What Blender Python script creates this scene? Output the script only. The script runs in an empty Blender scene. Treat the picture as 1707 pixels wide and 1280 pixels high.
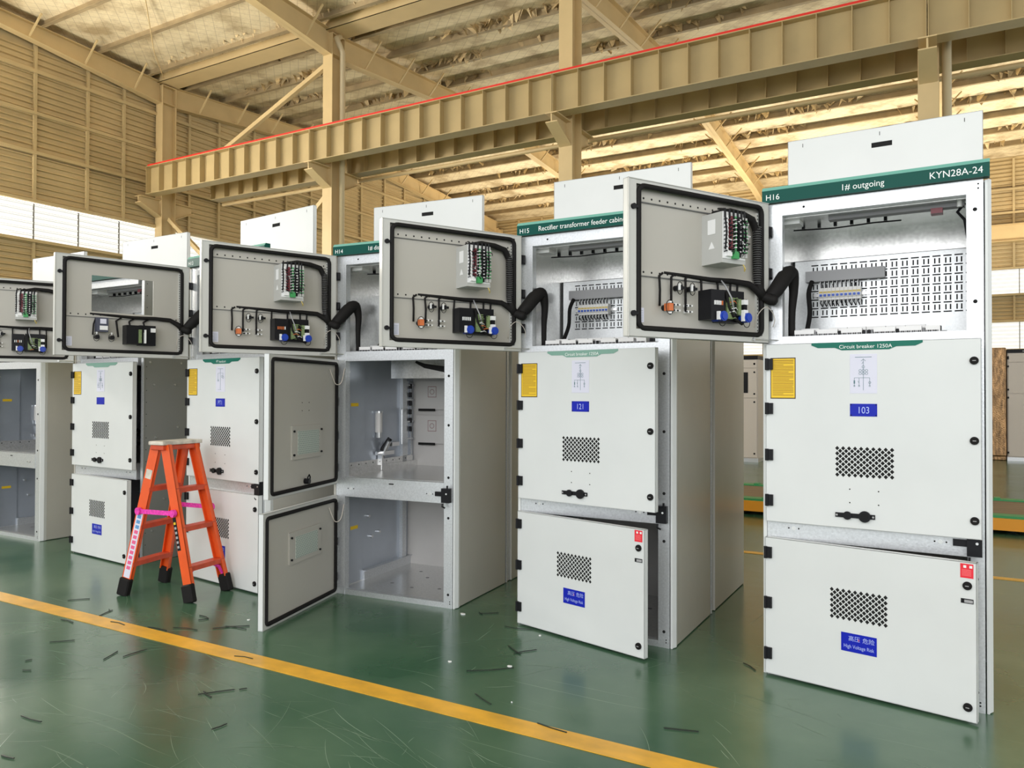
import bpy, bmesh, math, random
from math import sin, cos, pi, radians
from mathutils import Vector, Matrix
random.seed(7)
S = bpy.context.scene
COL = S.collection

# ------------------------------------------------------------------ camera
YAW, PITCH, ROLL = 0.51966, 0.0120, 0.0029
cam = bpy.data.cameras.new('camera'); camo = bpy.data.objects.new('camera', cam); COL.objects.link(camo)
cam.sensor_width = 36.0; cam.lens = 1274.6 / 1707 * 36.0; cam.clip_start = .05; cam.clip_end = 300
F = Vector((-sin(YAW) * cos(PITCH), cos(YAW) * cos(PITCH), sin(PITCH)))
R = Vector((cos(YAW), sin(YAW), 0)); U = R.cross(F)
R2 = R * cos(ROLL) + U * sin(ROLL); U2 = -R * sin(ROLL) + U * cos(ROLL)
M = Matrix((R2, U2, -F)).transposed().to_4x4(); M.translation = Vector((0.8377, -4.0943, 1.4361))
camo.matrix_world = M
S.camera = camo

# ------------------------------------------------------------------ world and light
w = bpy.data.worlds.new('daylight'); S.world = w; w.use_nodes = True
bg = w.node_tree.nodes['Background']; bg.inputs[0].default_value = (.97, .985, 1.0, 1); bg.inputs[1].default_value = 1.35

def area(name, loc, target, sx, sy, power, col=(1, 1, 1)):
    l = bpy.data.lights.new(name, 'AREA'); l.shape = 'RECTANGLE'; l.size = sx; l.size_y = sy; l.energy = power; l.color = col
    o = bpy.data.objects.new(name, l); COL.objects.link(o); o.location = loc
    o.rotation_euler = (Vector(target) - Vector(loc)).to_track_quat('-Z', 'Y').to_euler()
    return o
# daylight through the open near side of the hall and the high window band of the end wall
area('daylight_gate', (1.0, -11.0, 4.2), (-2.5, 0, 1.0), 14, 5, 520, (1, 1, 1))
area('daylight_windows', (-17.2, 2.0, 5.4), (-6, 4, 8.5), 14, .9, 1900, (1, .95, .85))
area('far_roof_uplight', (-3.0, 22.5, 4.2), (-3, 21.6, 10), 26, 1.5, 1600, (1, .90, .74))  # added uplight standing inside the hall, brightens the far roof

vs = S.view_settings
vs.view_transform = 'Standard'; vs.look = 'None'; vs.gamma = 1; vs.use_curve_mapping = False; vs.exposure = 0.08
S.display_settings.display_device = 'sRGB'
S.cycles.max_bounces = 8; S.cycles.diffuse_bounces = 4; S.cycles.glossy_bounces = 4
S.cycles.use_denoising = True

# ------------------------------------------------------------------ materials
def mat(name, col, rough=.5, metal=0, emit=None, noise=None, bump=None, spec=.5, coat=0):
    """noise=(scale, amount, stretch) colour variation; bump=(scale,strength)"""
    m = bpy.data.materials.new(name); m.use_nodes = True; nt = m.node_tree; b = nt.nodes['Principled BSDF']
    b.inputs['Base Color'].default_value = (*col, 1); b.inputs['Roughness'].default_value = rough
    b.inputs['Metallic'].default_value = metal; b.inputs['Specular IOR Level'].default_value = spec
    b.inputs['Coat Weight'].default_value = coat
    if emit:
        b.inputs['Emission Color'].default_value = (*emit[0], 1); b.inputs['Emission Strength'].default_value = emit[1]
    if noise or bump:
        tc = nt.nodes.new('ShaderNodeTexCoord')
    if noise:
        mp = nt.nodes.new('ShaderNodeMapping'); nt.links.new(tc.outputs['Object'], mp.inputs[0])
        mp.inputs['Scale'].default_value = noise[2] if len(noise) > 2 else (1, 1, 1)
        n = nt.nodes.new('ShaderNodeTexNoise'); n.inputs['Scale'].default_value = noise[0]; n.inputs['Detail'].default_value = 4
        nt.links.new(mp.outputs[0], n.inputs['Vector'])
        r = nt.nodes.new('ShaderNodeValToRGB'); a = noise[1]
        r.color_ramp.elements[0].position = .3; r.color_ramp.elements[1].position = .7
        r.color_ramp.elements[0].color = (*[c * (1 - a) for c in col], 1)
        r.color_ramp.elements[1].color = (*[min(1, c * (1 + a * .6)) for c in col], 1)
        nt.links.new(n.outputs[0], r.inputs[0]); nt.links.new(r.outputs[0], b.inputs['Base Color'])
    if bump:
        n2 = nt.nodes.new('ShaderNodeTexNoise'); n2.inputs['Scale'].default_value = bump[0]
        nt.links.new(tc.outputs['Object'], n2.inputs['Vector'])
        bp = nt.nodes.new('ShaderNodeBump'); bp.inputs['Strength'].default_value = bump[1]; bp.inputs['Distance'].default_value = .01
        nt.links.new(n2.outputs[0], bp.inputs['Height']); nt.links.new(bp.outputs[0], b.inputs['Normal'])
    return m
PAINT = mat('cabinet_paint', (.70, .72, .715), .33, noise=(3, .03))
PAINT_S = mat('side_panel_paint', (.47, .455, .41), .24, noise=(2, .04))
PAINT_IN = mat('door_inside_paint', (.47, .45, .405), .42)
PAINT_RIM = mat('door_rim_paint', (.56, .56, .53), .35)
GALV = mat('galvanised_steel', (.65, .67, .69), .34, .6, noise=(90, .12), bump=(120, .05))
GALV_IN = mat('galvanised_interior', (.74, .74, .73), .26, .75, noise=(60, .14))
LINER = mat('liner_sheet', (.46, .50, .56), .30, .5, noise=(2.5, .12))
PARTN = mat('partition_sheet', (.68, .66, .64), .4, .1, noise=(3, .06))
DARKSIDE = mat('bare_grey_sheet', (.26, .27, .26), .45, .2)
BOARD = mat('mounting_board_steel', (.68, .70, .71), .33, .5, noise=(120, .08))
BLACK = mat('black_plastic', (.012, .012, .014), .38, spec=.15)
RUBBER = mat('black_rubber', (.014, .013, .013), .65, spec=.15)
SLOT = mat('dark_slot', (.015, .015, .016), .8, spec=.15)
HOLE = mat('dark_opening', (.02, .02, .02), .9, spec=.15)
SIGN = mat('sign_green', (0, .072, .056), .35, spec=.15)
SIGN_L = mat('sign_light_edge', (.16, .42, .36), .4)
STRIP = mat('title_strip_green', (.012, .16, .115), .35, spec=.15)
STRIP_P = mat('title_strip_pale', (.20, .38, .31), .25)
WHITE = mat('white_plastic', (.85, .85, .85), .4)
LETTER = mat('white_lettering', (.86, .9, .88), .5)
BLUE = mat('blue_plate', (.012, .022, .42), .3, spec=.15)
BLUE_L = mat('pale_blue_lettering', (.42, .5, .9), .5)
YELLOW = mat('yellow_label', (.86, .56, .015), .5)
LABTXT = mat('label_print', (.32, .17, .01), .6)
LABEDGE = mat('label_border', (.07, .04, .015), .6)
PAPER = mat('paper', (.72, .72, .84), .6)
LINE = mat('diagram_line', (.10, .20, .22), .7)
RED = mat('red_label', (.80, .02, .04), .45)
REDDK = mat('dark_red', (.15, .01, .02), .4)
GREY = mat('grey_duct', (.36, .36, .37), .5)
BRK = mat('breaker_body', (.75, .74, .72), .45)
BRKB = mat('breaker_lever_blue', (.02, .09, .50), .4)
BRKY = mat('breaker_yellow', (.62, .47, .13), .5)
ORANGE_S = mat('orange_switch', (.65, .17, .05), .5)
GREEN_T = mat('green_terminal', (.05, .33, .10), .5)
PCB = mat('circuit_board', (.20, .27, .12), .5, noise=(160, .4))
STEEL = mat('bright_steel', (.75, .75, .75), .28, .9)
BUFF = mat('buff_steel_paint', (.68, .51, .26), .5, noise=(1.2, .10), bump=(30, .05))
PURL = mat('dark_purlin_paint', (.42, .32, .18), .6, noise=(3, .2))  # darker brown tone than the other roof steel
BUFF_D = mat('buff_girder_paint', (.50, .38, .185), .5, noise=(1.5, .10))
REDL = mat('red_paint_line', (.75, .025, .015), .5)
ORG = mat('orange_fibreglass', (.80, .10, .012), .33, noise=(8, .08))
ORG_D = mat('orange_tread', (.58, .065, .018), .45, noise=(14, .22))
PINK = mat('pink_strap', (.85, .05, .45), .45, noise=(60, .3))
CAPM = mat('worn_cap', (.60, .55, .47), .6, noise=(14, .35))
GREENF = mat('green_painted_steel', (.03, .28, .10), .5)
ORF = mat('orange_painted_steel', (.80, .33, .02), .45)
PLANK = mat('brown_plank', (.20, .14, .09), .6, noise=(5, .3, (.3, 3, 1)))
PINKC = mat('old_cabinet_paint', (.62, .56, .50), .45)
CARD = mat('film_wrapped_board', (.40, .23, .10), .18, .45, noise=(22, .6, (1, 1, .25)), bump=(40, .8))
TIE = mat('dark_tie_plastic', (.01, .022, .014), .5)
PIPE = mat('downpipe_paint', (.62, .50, .30), .45)
MESHL = mat('filter_mesh', (.50, .55, .50), .5)

def m_roof():
    m = bpy.data.materials.new('roof_insulation'); m.use_nodes = True; nt = m.node_tree; b = nt.nodes['Principled BSDF']
    tc = nt.nodes.new('ShaderNodeTexCoord'); n = nt.nodes.new('ShaderNodeTexNoise'); n.inputs['Scale'].default_value = 1.1; n.inputs['Detail'].default_value = 8
    n.inputs['Roughness'].default_value = .65
    nt.links.new(tc.outputs['Object'], n.inputs['Vector'])
    r = nt.nodes.new('ShaderNodeValToRGB'); e = r.color_ramp.elements
    e[0].position = .36; e[0].color = (.52, .40, .23, 1); e[1].position = .54; e[1].color = (.88, .75, .50, 1)
    nt.links.new(n.outputs[0], r.inputs[0])
    # diamond wire netting under the foil
    sep = nt.nodes.new('ShaderNodeSeparateXYZ'); nt.links.new(tc.outputs['Object'], sep.inputs[0])
    outs = []
    for op in ('ADD', 'SUBTRACT'):
        a = nt.nodes.new('ShaderNodeMath'); a.operation = op; nt.links.new(sep.outputs[0], a.inputs[0]); nt.links.new(sep.outputs[1], a.inputs[1])
        q = nt.nodes.new('ShaderNodeMath'); q.operation = 'MULTIPLY'; nt.links.new(a.outputs[0], q.inputs[0]); q.inputs[1].default_value = 3.4
        fr = nt.nodes.new('ShaderNodeMath'); fr.operation = 'FRACT'; nt.links.new(q.outputs[0], fr.inputs[0])
        lt = nt.nodes.new('ShaderNodeMath'); lt.operation = 'LESS_THAN'; nt.links.new(fr.outputs[0], lt.inputs[0]); lt.inputs[1].default_value = .06
        outs.append(lt)
    mx = nt.nodes.new('ShaderNodeMath'); mx.operation = 'MAXIMUM'; nt.links.new(outs[0].outputs[0], mx.inputs[0]); nt.links.new(outs[1].outputs[0], mx.inputs[1])
    mu = nt.nodes.new('ShaderNodeMath'); mu.operation = 'MULTIPLY'; nt.links.new(mx.outputs[0], mu.inputs[0]); mu.inputs[1].default_value = .35
    mix = nt.nodes.new('ShaderNodeMixRGB'); nt.links.new(mu.outputs[0], mix.inputs[0]); nt.links.new(r.outputs[0], mix.inputs[1]); mix.inputs[2].default_value = (.25, .17, .08, 1)
    nt.links.new(mix.outputs[0], b.inputs['Base Color']); b.inputs['Roughness'].default_value = .6
    bp = nt.nodes.new('ShaderNodeBump'); bp.inputs['Strength'].default_value = .5; bp.inputs['Distance'].default_value = .06
    n2 = nt.nodes.new('ShaderNodeTexNoise'); n2.inputs['Scale'].default_value = 3; n2.inputs['Detail'].default_value = 5; nt.links.new(tc.outputs['Object'], n2.inputs['Vector'])
    nt.links.new(n2.outputs[0], bp.inputs['Height']); nt.links.new(bp.outputs[0], b.inputs['Normal'])
    return m
ROOF = m_roof()

def m_floor():
    m = bpy.data.materials.new('green_epoxy_floor'); m.use_nodes = True; nt = m.node_tree; b = nt.nodes['Principled BSDF']
    tc = nt.nodes.new('ShaderNodeTexCoord')
    n = nt.nodes.new('ShaderNodeTexNoise'); n.inputs['Scale'].default_value = .9; n.inputs['Detail'].default_value = 7; nt.links.new(tc.outputs['Object'], n.inputs['Vector'])
    r = nt.nodes.new('ShaderNodeValToRGB'); e = r.color_ramp.elements
    e[0].position = .35; e[0].color = (.028, .092, .048, 1); e[1].position = .66; e[1].color = (.098, .175, .108, 1)
    nt.links.new(n.outputs[0], r.inputs[0])
    prev = r.outputs[0]
    for i, (ang, sx, sy, sc, th) in enumerate([(14, .10, 16, 2.0, .70),]):
        mp = nt.nodes.new('ShaderNodeMapping'); mp.inputs['Rotation'].default_value = (0, 0, radians(ang)); mp.inputs['Scale'].default_value = (sx, sy, 1)
        mp.inputs['Location'].default_value = (i * 3.7, i * 1.3, 0)
        # bend the coordinates a little so that the scratches curve
        nd = nt.nodes.new('ShaderNodeTexNoise'); nd.inputs['Scale'].default_value = .7; nt.links.new(tc.outputs['Object'], nd.inputs['Vector'])
        ad = nt.nodes.new('ShaderNodeVectorMath'); ad.operation = 'MULTIPLY_ADD'; nt.links.new(nd.outputs[1], ad.inputs[0]); ad.inputs[1].default_value = (.22, .22, 0); nt.links.new(tc.outputs['Object'], ad.inputs[2])
        nt.links.new(ad.outputs[0], mp.inputs[0])
        s = nt.nodes.new('ShaderNodeTexNoise'); s.inputs['Scale'].default_value = sc * 3; s.inputs['Detail'].default_value = 2; nt.links.new(mp.outputs[0], s.inputs['Vector'])
        rr = nt.nodes.new('ShaderNodeValToRGB'); q = rr.color_ramp.elements
        q[0].position = th; q[0].color = (0, 0, 0, 1); q[1].position = th + .03; q[1].color = (.45, .45, .45, 1)
        nt.links.new(s.outputs[0], rr.inputs[0])
        mix = nt.nodes.new('ShaderNodeMixRGB'); nt.links.new(rr.outputs[0], mix.inputs[0]); nt.links.new(prev, mix.inputs[1]); mix.inputs[2].default_value = (.26, .36, .25, 1)
        prev = mix.outputs[0]
    nt.links.new(prev, b.inputs['Base Color'])
    rn = nt.nodes.new('ShaderNodeMapRange'); nt.links.new(n.outputs[0], rn.inputs[0]); rn.inputs[3].default_value = .14; rn.inputs[4].default_value = .30
    nt.links.new(rn.outputs[0], b.inputs['Roughness']); b.inputs['Specular IOR Level'].default_value = .55
    n3 = nt.nodes.new('ShaderNodeTexNoise'); n3.inputs['Scale'].default_value = 5; n3.inputs['Detail'].default_value = 4; nt.links.new(tc.outputs['Object'], n3.inputs['Vector'])
    bp = nt.nodes.new('ShaderNodeBump'); bp.inputs['Strength'].default_value = .08; bp.inputs['Distance'].default_value = .02
    nt.links.new(n3.outputs[0], bp.inputs['Height']); nt.links.new(bp.outputs[0], b.inputs['Normal'])
    return m
FLOOR = m_floor()
YLINE = mat('yellow_floor_paint', (.78, .42, .035), .35, noise=(6, .22, (1, 1.6, 1)))
SIDING = mat('siding_paint', (.58, .445, .232), .55, noise=(1.0, .12))
SIDING_T = mat('siding_lit', (.52, .40, .20), .55)
PANE = mat('daylit_window_sheet', (.4, .4, .38), .6, emit=((1, .99, .93), .86))
PANE2 = mat('window_rib_shading', (.3, .3, .28), .6, emit=((1, .98, .90), .52))  # dimmer glow on the sloped rib faces paints in their shading

# ------------------------------------------------------------------ mesh builder
def spl(P, n=5):
    P = [Vector(p) for p in P]; out = []
    for i in range(len(P) - 1):
        a, b, c, d = P[max(i - 1, 0)], P[i], P[i + 1], P[min(i + 2, len(P) - 1)]
        for k in range(n):
            t = k / n; out.append(.5 * ((2 * b) + (c - a) * t + (2 * a - 5 * b + 4 * c - d) * t * t + (3 * b - a - 3 * c + d) * t ** 3))
    return out + [P[-1]]
def splr(R_, n=5):
    out = []
    for a, b in zip(R_[:-1], R_[1:]): out += [a + (b - a) * k / n for k in range(n)]
    return out + [R_[-1]]
class MB:
    def __init__(s): s.v = []; s.f = []; s.m = []
    def poly(s, pts, m=0):
        i = len(s.v); s.v += [tuple(p) for p in pts]; s.f.append(tuple(range(i, i + len(pts)))); s.m.append(m)
    def hexa(s, c, m=0):
        i = len(s.v); s.v += [tuple(p) for p in c]
        for q in ((0, 3, 2, 1), (4, 5, 6, 7), (0, 1, 5, 4), (1, 2, 6, 5), (2, 3, 7, 6), (3, 0, 4, 7)):
            s.f.append(tuple(i + k for k in q)); s.m.append(m)
    def box(s, x0, x1, y0, y1, z0, z1, m=0):
        if x0 > x1: x0, x1 = x1, x0
        if y0 > y1: y0, y1 = y1, y0
        if z0 > z1: z0, z1 = z1, z0
        s.hexa([(x0, y0, z0), (x1, y0, z0), (x1, y1, z0), (x0, y1, z0), (x0, y0, z1), (x1, y0, z1), (x1, y1, z1), (x0, y1, z1)], m)
        return s
    def beam(s, a, b, w, h, up=(0, 0, 1), m=0):
        a = Vector(a); b = Vector(b); d = (b - a).normalized(); u = Vector(up); sd = d.cross(u).normalized(); u = sd.cross(d)
        c = []
        for p in (a, b):
            for i, j in ((-1, -1), (1, -1), (1, 1), (-1, 1)): c.append(p + sd * (i * w / 2) + u * (j * h / 2))
        s.hexa([c[0], c[1], c[2], c[3], c[4], c[5], c[6], c[7]], m); return s
    def prism(s, pts, axis, a, b, m=0):
        """pts 2-D polygon in the two other axes, extruded along axis from a to b"""
        def P(p, t):
            return (t, p[0], p[1]) if axis == 'x' else ((p[0], t, p[1]) if axis == 'y' else (p[0], p[1], t))
        i = len(s.v); n = len(pts)
        s.v += [P(p, a) for p in pts] + [P(p, b) for p in pts]
        s.f.append(tuple(range(i, i + n))); s.m.append(m)
        s.f.append(tuple(range(i + 2 * n - 1, i + n - 1, -1))); s.m.append(m)
        for k in range(n):
            l = (k + 1) % n; s.f.append((i + k, i + n + k, i + n + l, i + l)); s.m.append(m)
        return s
    def tube(s, path, r, n=6, m=0, closed=False):
        P = [Vector(p) for p in path]; N = len(P); base = len(s.v)
        rs = r if isinstance(r, (list, tuple)) else [r] * N
        up = None
        for k in range(N):
            if closed: d = P[(k + 1) % N] - P[k - 1]
            else: d = (P[min(k + 1, N - 1)] - P[max(k - 1, 0)])
            d.normalize()
            if up is None:
                up = Vector((0, 0, 1)) if abs(d.z) < .9 else Vector((1, 0, 0))
            a = d.cross(up)
            if a.length < 1e-4: a = d.orthogonal()
            a.normalize(); up = a.cross(d).normalized()
            for j in range(n):
                t = 2 * pi * j / n; s.v.append(tuple(P[k] + a * (cos(t) * rs[k]) + up * (sin(t) * rs[k])))
        for k in range(N if closed else N - 1):
            k2 = (k + 1) % N
            for j in range(n):
                j2 = (j + 1) % n
                s.f.append((base + k * n + j, base + k * n + j2, base + k2 * n + j2, base + k2 * n + j)); s.m.append(m)
        if not closed:
            s.f.append(tuple(base + j for j in range(n))[::-1]); s.m.append(m)
            s.f.append(tuple(base + (N - 1) * n + j for j in range(n))); s.m.append(m)
        return s
    def cyl(s, a, b, r, n=16, m=0):
        return s.tube([a, b], r, n, m)
    def text(s, body, size, ox, oy, oz, m=0, align='LEFT', sx=1.0, flip=False):
        """lettering in the local xz plane facing -y"""
        c = bpy.data.curves.new('t', 'FONT'); c.body = body; c.size = size; c.align_x = align; c.resolution_u = 3
        o = bpy.data.objects.new('t', c); COL.objects.link(o); bpy.context.view_layer.update()
        me = o.to_mesh(); i = len(s.v)
        for v in me.vertices: s.v.append((ox + v.co.x * sx, oy, oz + v.co.y))
        for p in me.polygons: s.f.append(tuple(i + k for k in p.vertices)); s.m.append(m)
        o.to_mesh_clear(); bpy.data.objects.remove(o); bpy.data.curves.remove(c)
        return s
    def build(s, name, mats, parent=None, loc=None, rz=None, smooth=False, bevel=0):
        me = bpy.data.meshes.new(name)
        if not isinstance(mats, (list, tuple)): mats = [mats]
        me.from_pydata(s.v, [], s.f)
        for q in mats: me.materials.append(q)
        me.polygons.foreach_set('material_index', s.m)
        if smooth: me.polygons.foreach_set('use_smooth', [True] * len(s.f))
        me.update()
        o = bpy.data.objects.new(name, me); COL.objects.link(o)
        if parent: o.parent = parent
        if loc is not None: o.location = loc
        if rz is not None: o.rotation_euler = (0, 0, rz)
        if bevel:
            b = o.modifiers.new('bevel', 'BEVEL'); b.width = bevel; b.segments = 2; b.limit_method = 'ANGLE'
        return o
def recalc(o):
    bm = bmesh.new(); bm.from_mesh(o.data); bmesh.ops.recalc_face_normals(bm, faces=bm.faces); bm.to_mesh(o.data); bm.free(); return o
def tag(o, label, cat, group=None, kind=None):
    o['label'] = label; o['category'] = cat
    if group: o['group'] = group
    if kind: o['kind'] = kind
    return o
def struct(o): o['kind'] = 'structure'; return o
def empty(name, loc, rz=0):
    o = bpy.data.objects.new(name, None); COL.objects.link(o); o.location = loc; o.rotation_euler = (0, 0, rz); o.empty_display_size = .2
    return o
def rrect(x0, x1, z0, z1, r, y, n=5):
    pts = []
    for cx, cz, a0 in ((x1 - r, z1 - r, 0), (x0 + r, z1 - r, 90), (x0 + r, z0 + r, 180), (x1 - r, z0 + r, 270)):
        for i in range(n + 1):
            a = radians(a0 + 90 * i / n); pts.append((cx + r * cos(a), y, cz + r * sin(a)))
    return pts

# ================================================================== THE HALL
XE = -17.65            # end wall
FR = [.58 - 6 * k for k in range(-1, 4)]     # frame lines 6.58 .58 -5.42 -11.42 -17.42
YC, YF, YN = 9.05, 26.5, -8.5
def zr(y):             # top of rafters
    if y < YC: return 9.68 + (YC - y) * .055
    if y < 15.8: return 9.66 + (y - YC) * (10.12 - 9.66) / (15.8 - YC)
    return 10.12 - (y - 15.8) * (10.12 - 9.35) / (YF - 15.8)

m = MB(); m.box(XE - .3, 16, -13, YF + .3, -.12, 0)
# fine curved scratches in the coating, in clusters
rs = random.Random(21)
clus = [(-2.6, -2.3, 15), (-1.9, -1.9, -10), (-1.2, -1.6, -22), (-.9, -2.0, -15), (-3.0, -1.9, 40), (-.4, -1.5, -28), (-1.4, -.4, 60), (.2, -.6, -30), (-2.2, -1.5, -15), (-.2, -2.2, -20), (-3.6, -1.5, 20), (-1.7, -2.6, -18)]
for c in range(300):
    if c < 250: cx, cy, ca = rs.choice(clus); cx += rs.gauss(0, .45); cy += rs.gauss(0, .28); a = radians(ca + rs.gauss(0, 24))
    else: cx, cy = rs.uniform(-7, 3), rs.uniform(-3, 1); a = rs.uniform(0, pi)
    Ls = rs.uniform(.05, .45) ** 1.0 * (1.6 if rs.random() < .1 else 1); k = rs.gauss(0, .22); wd = rs.uniform(.0006, .0014) ; n = 7; pts = []
    x, y = cx, cy
    for i in range(n + 1):
        nx, ny = -sin(a), cos(a); q = wd * min(1, 3.2 * min(i, n - i) / n + .15); pts.append(((x + nx * q, y + ny * q), (x - nx * q, y - ny * q))); x += cos(a) * Ls / n; y += sin(a) * Ls / n; a += k / n
    for (p, q), (p2, q2) in zip(pts[:-1], pts[1:]): m.poly([(*q, .0004), (*q2, .0004), (*p2, .0004), (*p, .0004)], 2 if c % 3 else 1)
struct(m.build('floor', [FLOOR, mat('scratch_pale', (.24, .34, .25), .5), mat('scratch_faint', (.14, .22, .15), .45)]))
m = MB(); m.box(-9.5, 9, -1.265, -1.14, .0005, .003)
tag(m.build('floor_line', YLINE), 'scuffed wide yellow line painted on the green floor in front of the cabinets', 'floor marking')
m = MB(); m.box(-16, 12, 2.96, 3.05, .0005, .003)
tag(m.build('floor_line', YLINE), 'thin yellow line painted on the floor behind the cabinet row', 'floor marking')

# roof sheets
m = MB()
ys = [YN, YC, 15.8, YF + .3]
for a, b in zip(ys[:-1], ys[1:]):
    za, zb = zr(a) + .19, zr(b) + .19
    if a == YC: za = zr(YC) + .19
    m.hexa([(XE, a, za), (16, a, za), (16, b, zb), (XE, b, zb), (XE, a, za + .06), (16, a, za + .06), (16, b, zb + .06), (XE, b, zb + .06)])
struct(m.build('ceiling', ROOF))

# ribbed siding with real corrugation
def siding(name, axis, pos, a0, a1, zs, sgn, m_=SIDING, pitch=.135, two=False):
    """horizontal ribs; axis='x' wall in plane x=pos spanning y a0..a1"""
    b = MB()
    for z0, z1 in zs:
        n = max(1, int(round((z1 - z0) / pitch))); p = (z1 - z0) / n
        prof = []
        for k in range(n):
            z = z0 + k * p; prof += [(0, z), (0, z + p * .55), (.055, z + p * .64), (.055, z + p * .80)]
        prof.append((0, z1))
        for (d0, q0), (d1, q1) in zip(prof[:-1], prof[1:]):
            mi = 1 if (two and d0 != d1) else 0
            if axis == 'x': b.poly([(pos + sgn * d0, a0, q0), (pos + sgn * d0, a1, q0), (pos + sgn * d1, a1, q1), (pos + sgn * d1, a0, q1)], mi)
            else: b.poly([(a0, pos + sgn * d0, q0), (a1, pos + sgn * d0, q0), (a1, pos + sgn * d1, q1), (a0, pos + sgn * d1, q1)], mi)
        if axis == 'x': b.box(pos - sgn * .10, pos - sgn * .02, a0, a1, z0, z1)
        else: b.box(a0, a1, pos - sgn * .10, pos - sgn * .02, z0, z1)
    return b
b = siding('wall_left', 'x', XE, YN, YF + .3, [(0, 1.2), (3.95, 4.93), (5.84, 9.40)], 1)
# gable closing piece above
b.poly([(XE, YN, 9.4), (XE, YF + .3, 9.4), (XE, YF + .3, zr(YF) + .2), (XE, 15.8, zr(15.8) + .2), (XE, YC, zr(YC) + .2), (XE, YN, zr(YN) + .2)])
# studs and girts
for y in (-6, -4, -2, -.5, .8, 2.0, 3.3, 4.5, 5.75, 7.0, 7.95, 9.9, 10.9, 12.2, 13.5, 14.6, 15.8, 17.1, 18.4, 19.6, 20.9, 22.2, 23.4, 24.7):
    b.box(XE + .02, XE + .09, y - .035, y + .035, 5.84, zr(y) + .1); b.box(XE + .02, XE + .08, y - .03, y + .03, 3.95, 4.93)
for z in (1.2, 3.97, 4.93, 5.86, 6.98, 7.90, 8.87):
    b.box(XE + .02, XE + .14, YN, YF, z - .035, z + .035)
wl = struct(b.build('wall_left', SIDING))
b = siding('wall_back', 'y', YF + .3, XE, 16, [(0, 2.95), (3.93, 4.82), (5.70, 9.53)], -1)
for x in [XE + 1.2 * k for k in range(29)]:
    b.box(x - .035, x + .035, YF + .2, YF + .28, 5.7, 9.45); b.box(x - .03, x + .03, YF + .2, YF + .28, 3.93, 4.82)
for z in (2.95, 3.93, 4.82, 5.72, 7.6, 8.4): b.box(XE, 16, YF + .16, YF + .28, z - .035, z + .035)
struct(b.build('wall_back', SIDING))
# window bands: translucent ribbed sheets
def window(n, axis, pos, a0, a1, z0, z1, sgn):
    o = empty('window_%d' % n, (0, 0, 0)); struct(o)
    b = siding('w', axis, pos, a0, a1, [(z0, z1)], sgn, pitch=.14, two=True)
    b.build('window_pane', [PANE, PANE2], o)
    b = MB(); k = a0 + .6
    while k < a1:
        if axis == 'x': b.box(pos + .03, pos + .06, k - .012, k + .012, z0, z1)
        else: b.box(k - .012, k + .012, pos - .06, pos - .03, z0, z1)
        k += 1.05
    b.build('window_mullion', mat('mullion_%d' % n, (.20, .19, .17), .6), o)
window(1, 'x', XE, YN, YF, 4.97, 5.81, 1); window(2, 'x', XE, YN, YF, 1.22, 3.93, 1)  # lower end-wall band carried down out of view as added glow for floor reflections
window(3, 'y', YF + .3, XE, 16, 4.86, 5.68, -1); window(4, 'y', YF + .3, XE, 16, 2.98, 3.90, -1)

# ---- steel columns of the valley line
ordc = {0: 'steel column right of the frame edge', 1: 'buff steel column rising behind the tallest right cabinet top plate',
        2: 'buff steel column in the middle of the picture behind the feeder cabinet', 3: 'buff steel column left of centre with a pale gutter downpipe',
        4: 'buff steel column at the corner by the ribbed end wall, leftmost column'}
for i, X in enumerate(FR):
    if i == 0: continue
    root = tag(empty('steel_column', (X, YC, 0)), ordc[i], 'column', 'columns under the valley gutter')
    b = MB(); b.box(-.14, .14, -.21, -.195, 0, 9.62); b.box(-.14, .14, .195, .21, 0, 9.62); b.box(-.006, .006, -.2, .2, 0, 9.62)
    b.box(-.14, .14, -.2, .2, 9.14, 9.155); b.box(-.14, .14, -.2, .2, 9.6, 9.62)
    b.build('column_shaft', BUFF, root)
    b = MB(); b.box(-.2, .2, -.27, .27, 0, .03)
    for sx in (-1, 1):
        for sy in (-1, 1): b.cyl((sx * .17, sy * .24, .03), (sx * .17, sy * .24, .08), .015, 8)
    b.build('base_plate', BUFF, root)
    for s in (-1, 1):
        b = MB()
        b.prism([(s * .21, 6.10), (s * .21, 6.52), (s * .80, 6.52), (s * .80, 6.38)], 'x', -.012, .012)
        b.box(-.12, .12, s * .21, s * .82, 6.52, 6.54)
        b.hexa([(-.12, s * .21, 6.08), (.12, s * .21, 6.08), (.12, s * .80, 6.36), (-.12, s * .80, 6.36), (-.12, s * .21, 6.10), (.12, s * .21, 6.10), (.12, s * .80, 6.38), (-.12, s * .80, 6.38)])
        recalc(b.build('bracket', BUFF, root))
    # (brace plates that tie the girders back)
    b = MB(); b.beam((0, -.20, 7.10), (0, -.475, 7.10), .04, .10); b.beam((0, .20, 7.10), (0, .445, 7.10), .04, .10)
    b.build('tie_plate', BUFF, root)
for i in (1, 3):
    X = FR[i]
    b = MB(); b.tube([(X + .20, YC - .02, 9.57), (X + .20, YC - .14, 9.48), (X + .24, YC - .10, 9.36), (X + .24, YC + .02, 9.2), (X + .24, YC + .02, .1)], .065, 12)
    tag(b.build('downpipe', PIPE, smooth=True), ['', 'round buff downpipe beside the column behind the 1# outgoing cabinet', '', 'pale gutter downpipe with a bent elbow on the column left of centre'][i], 'downpipe', 'downpipes from the valley gutter')
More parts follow.
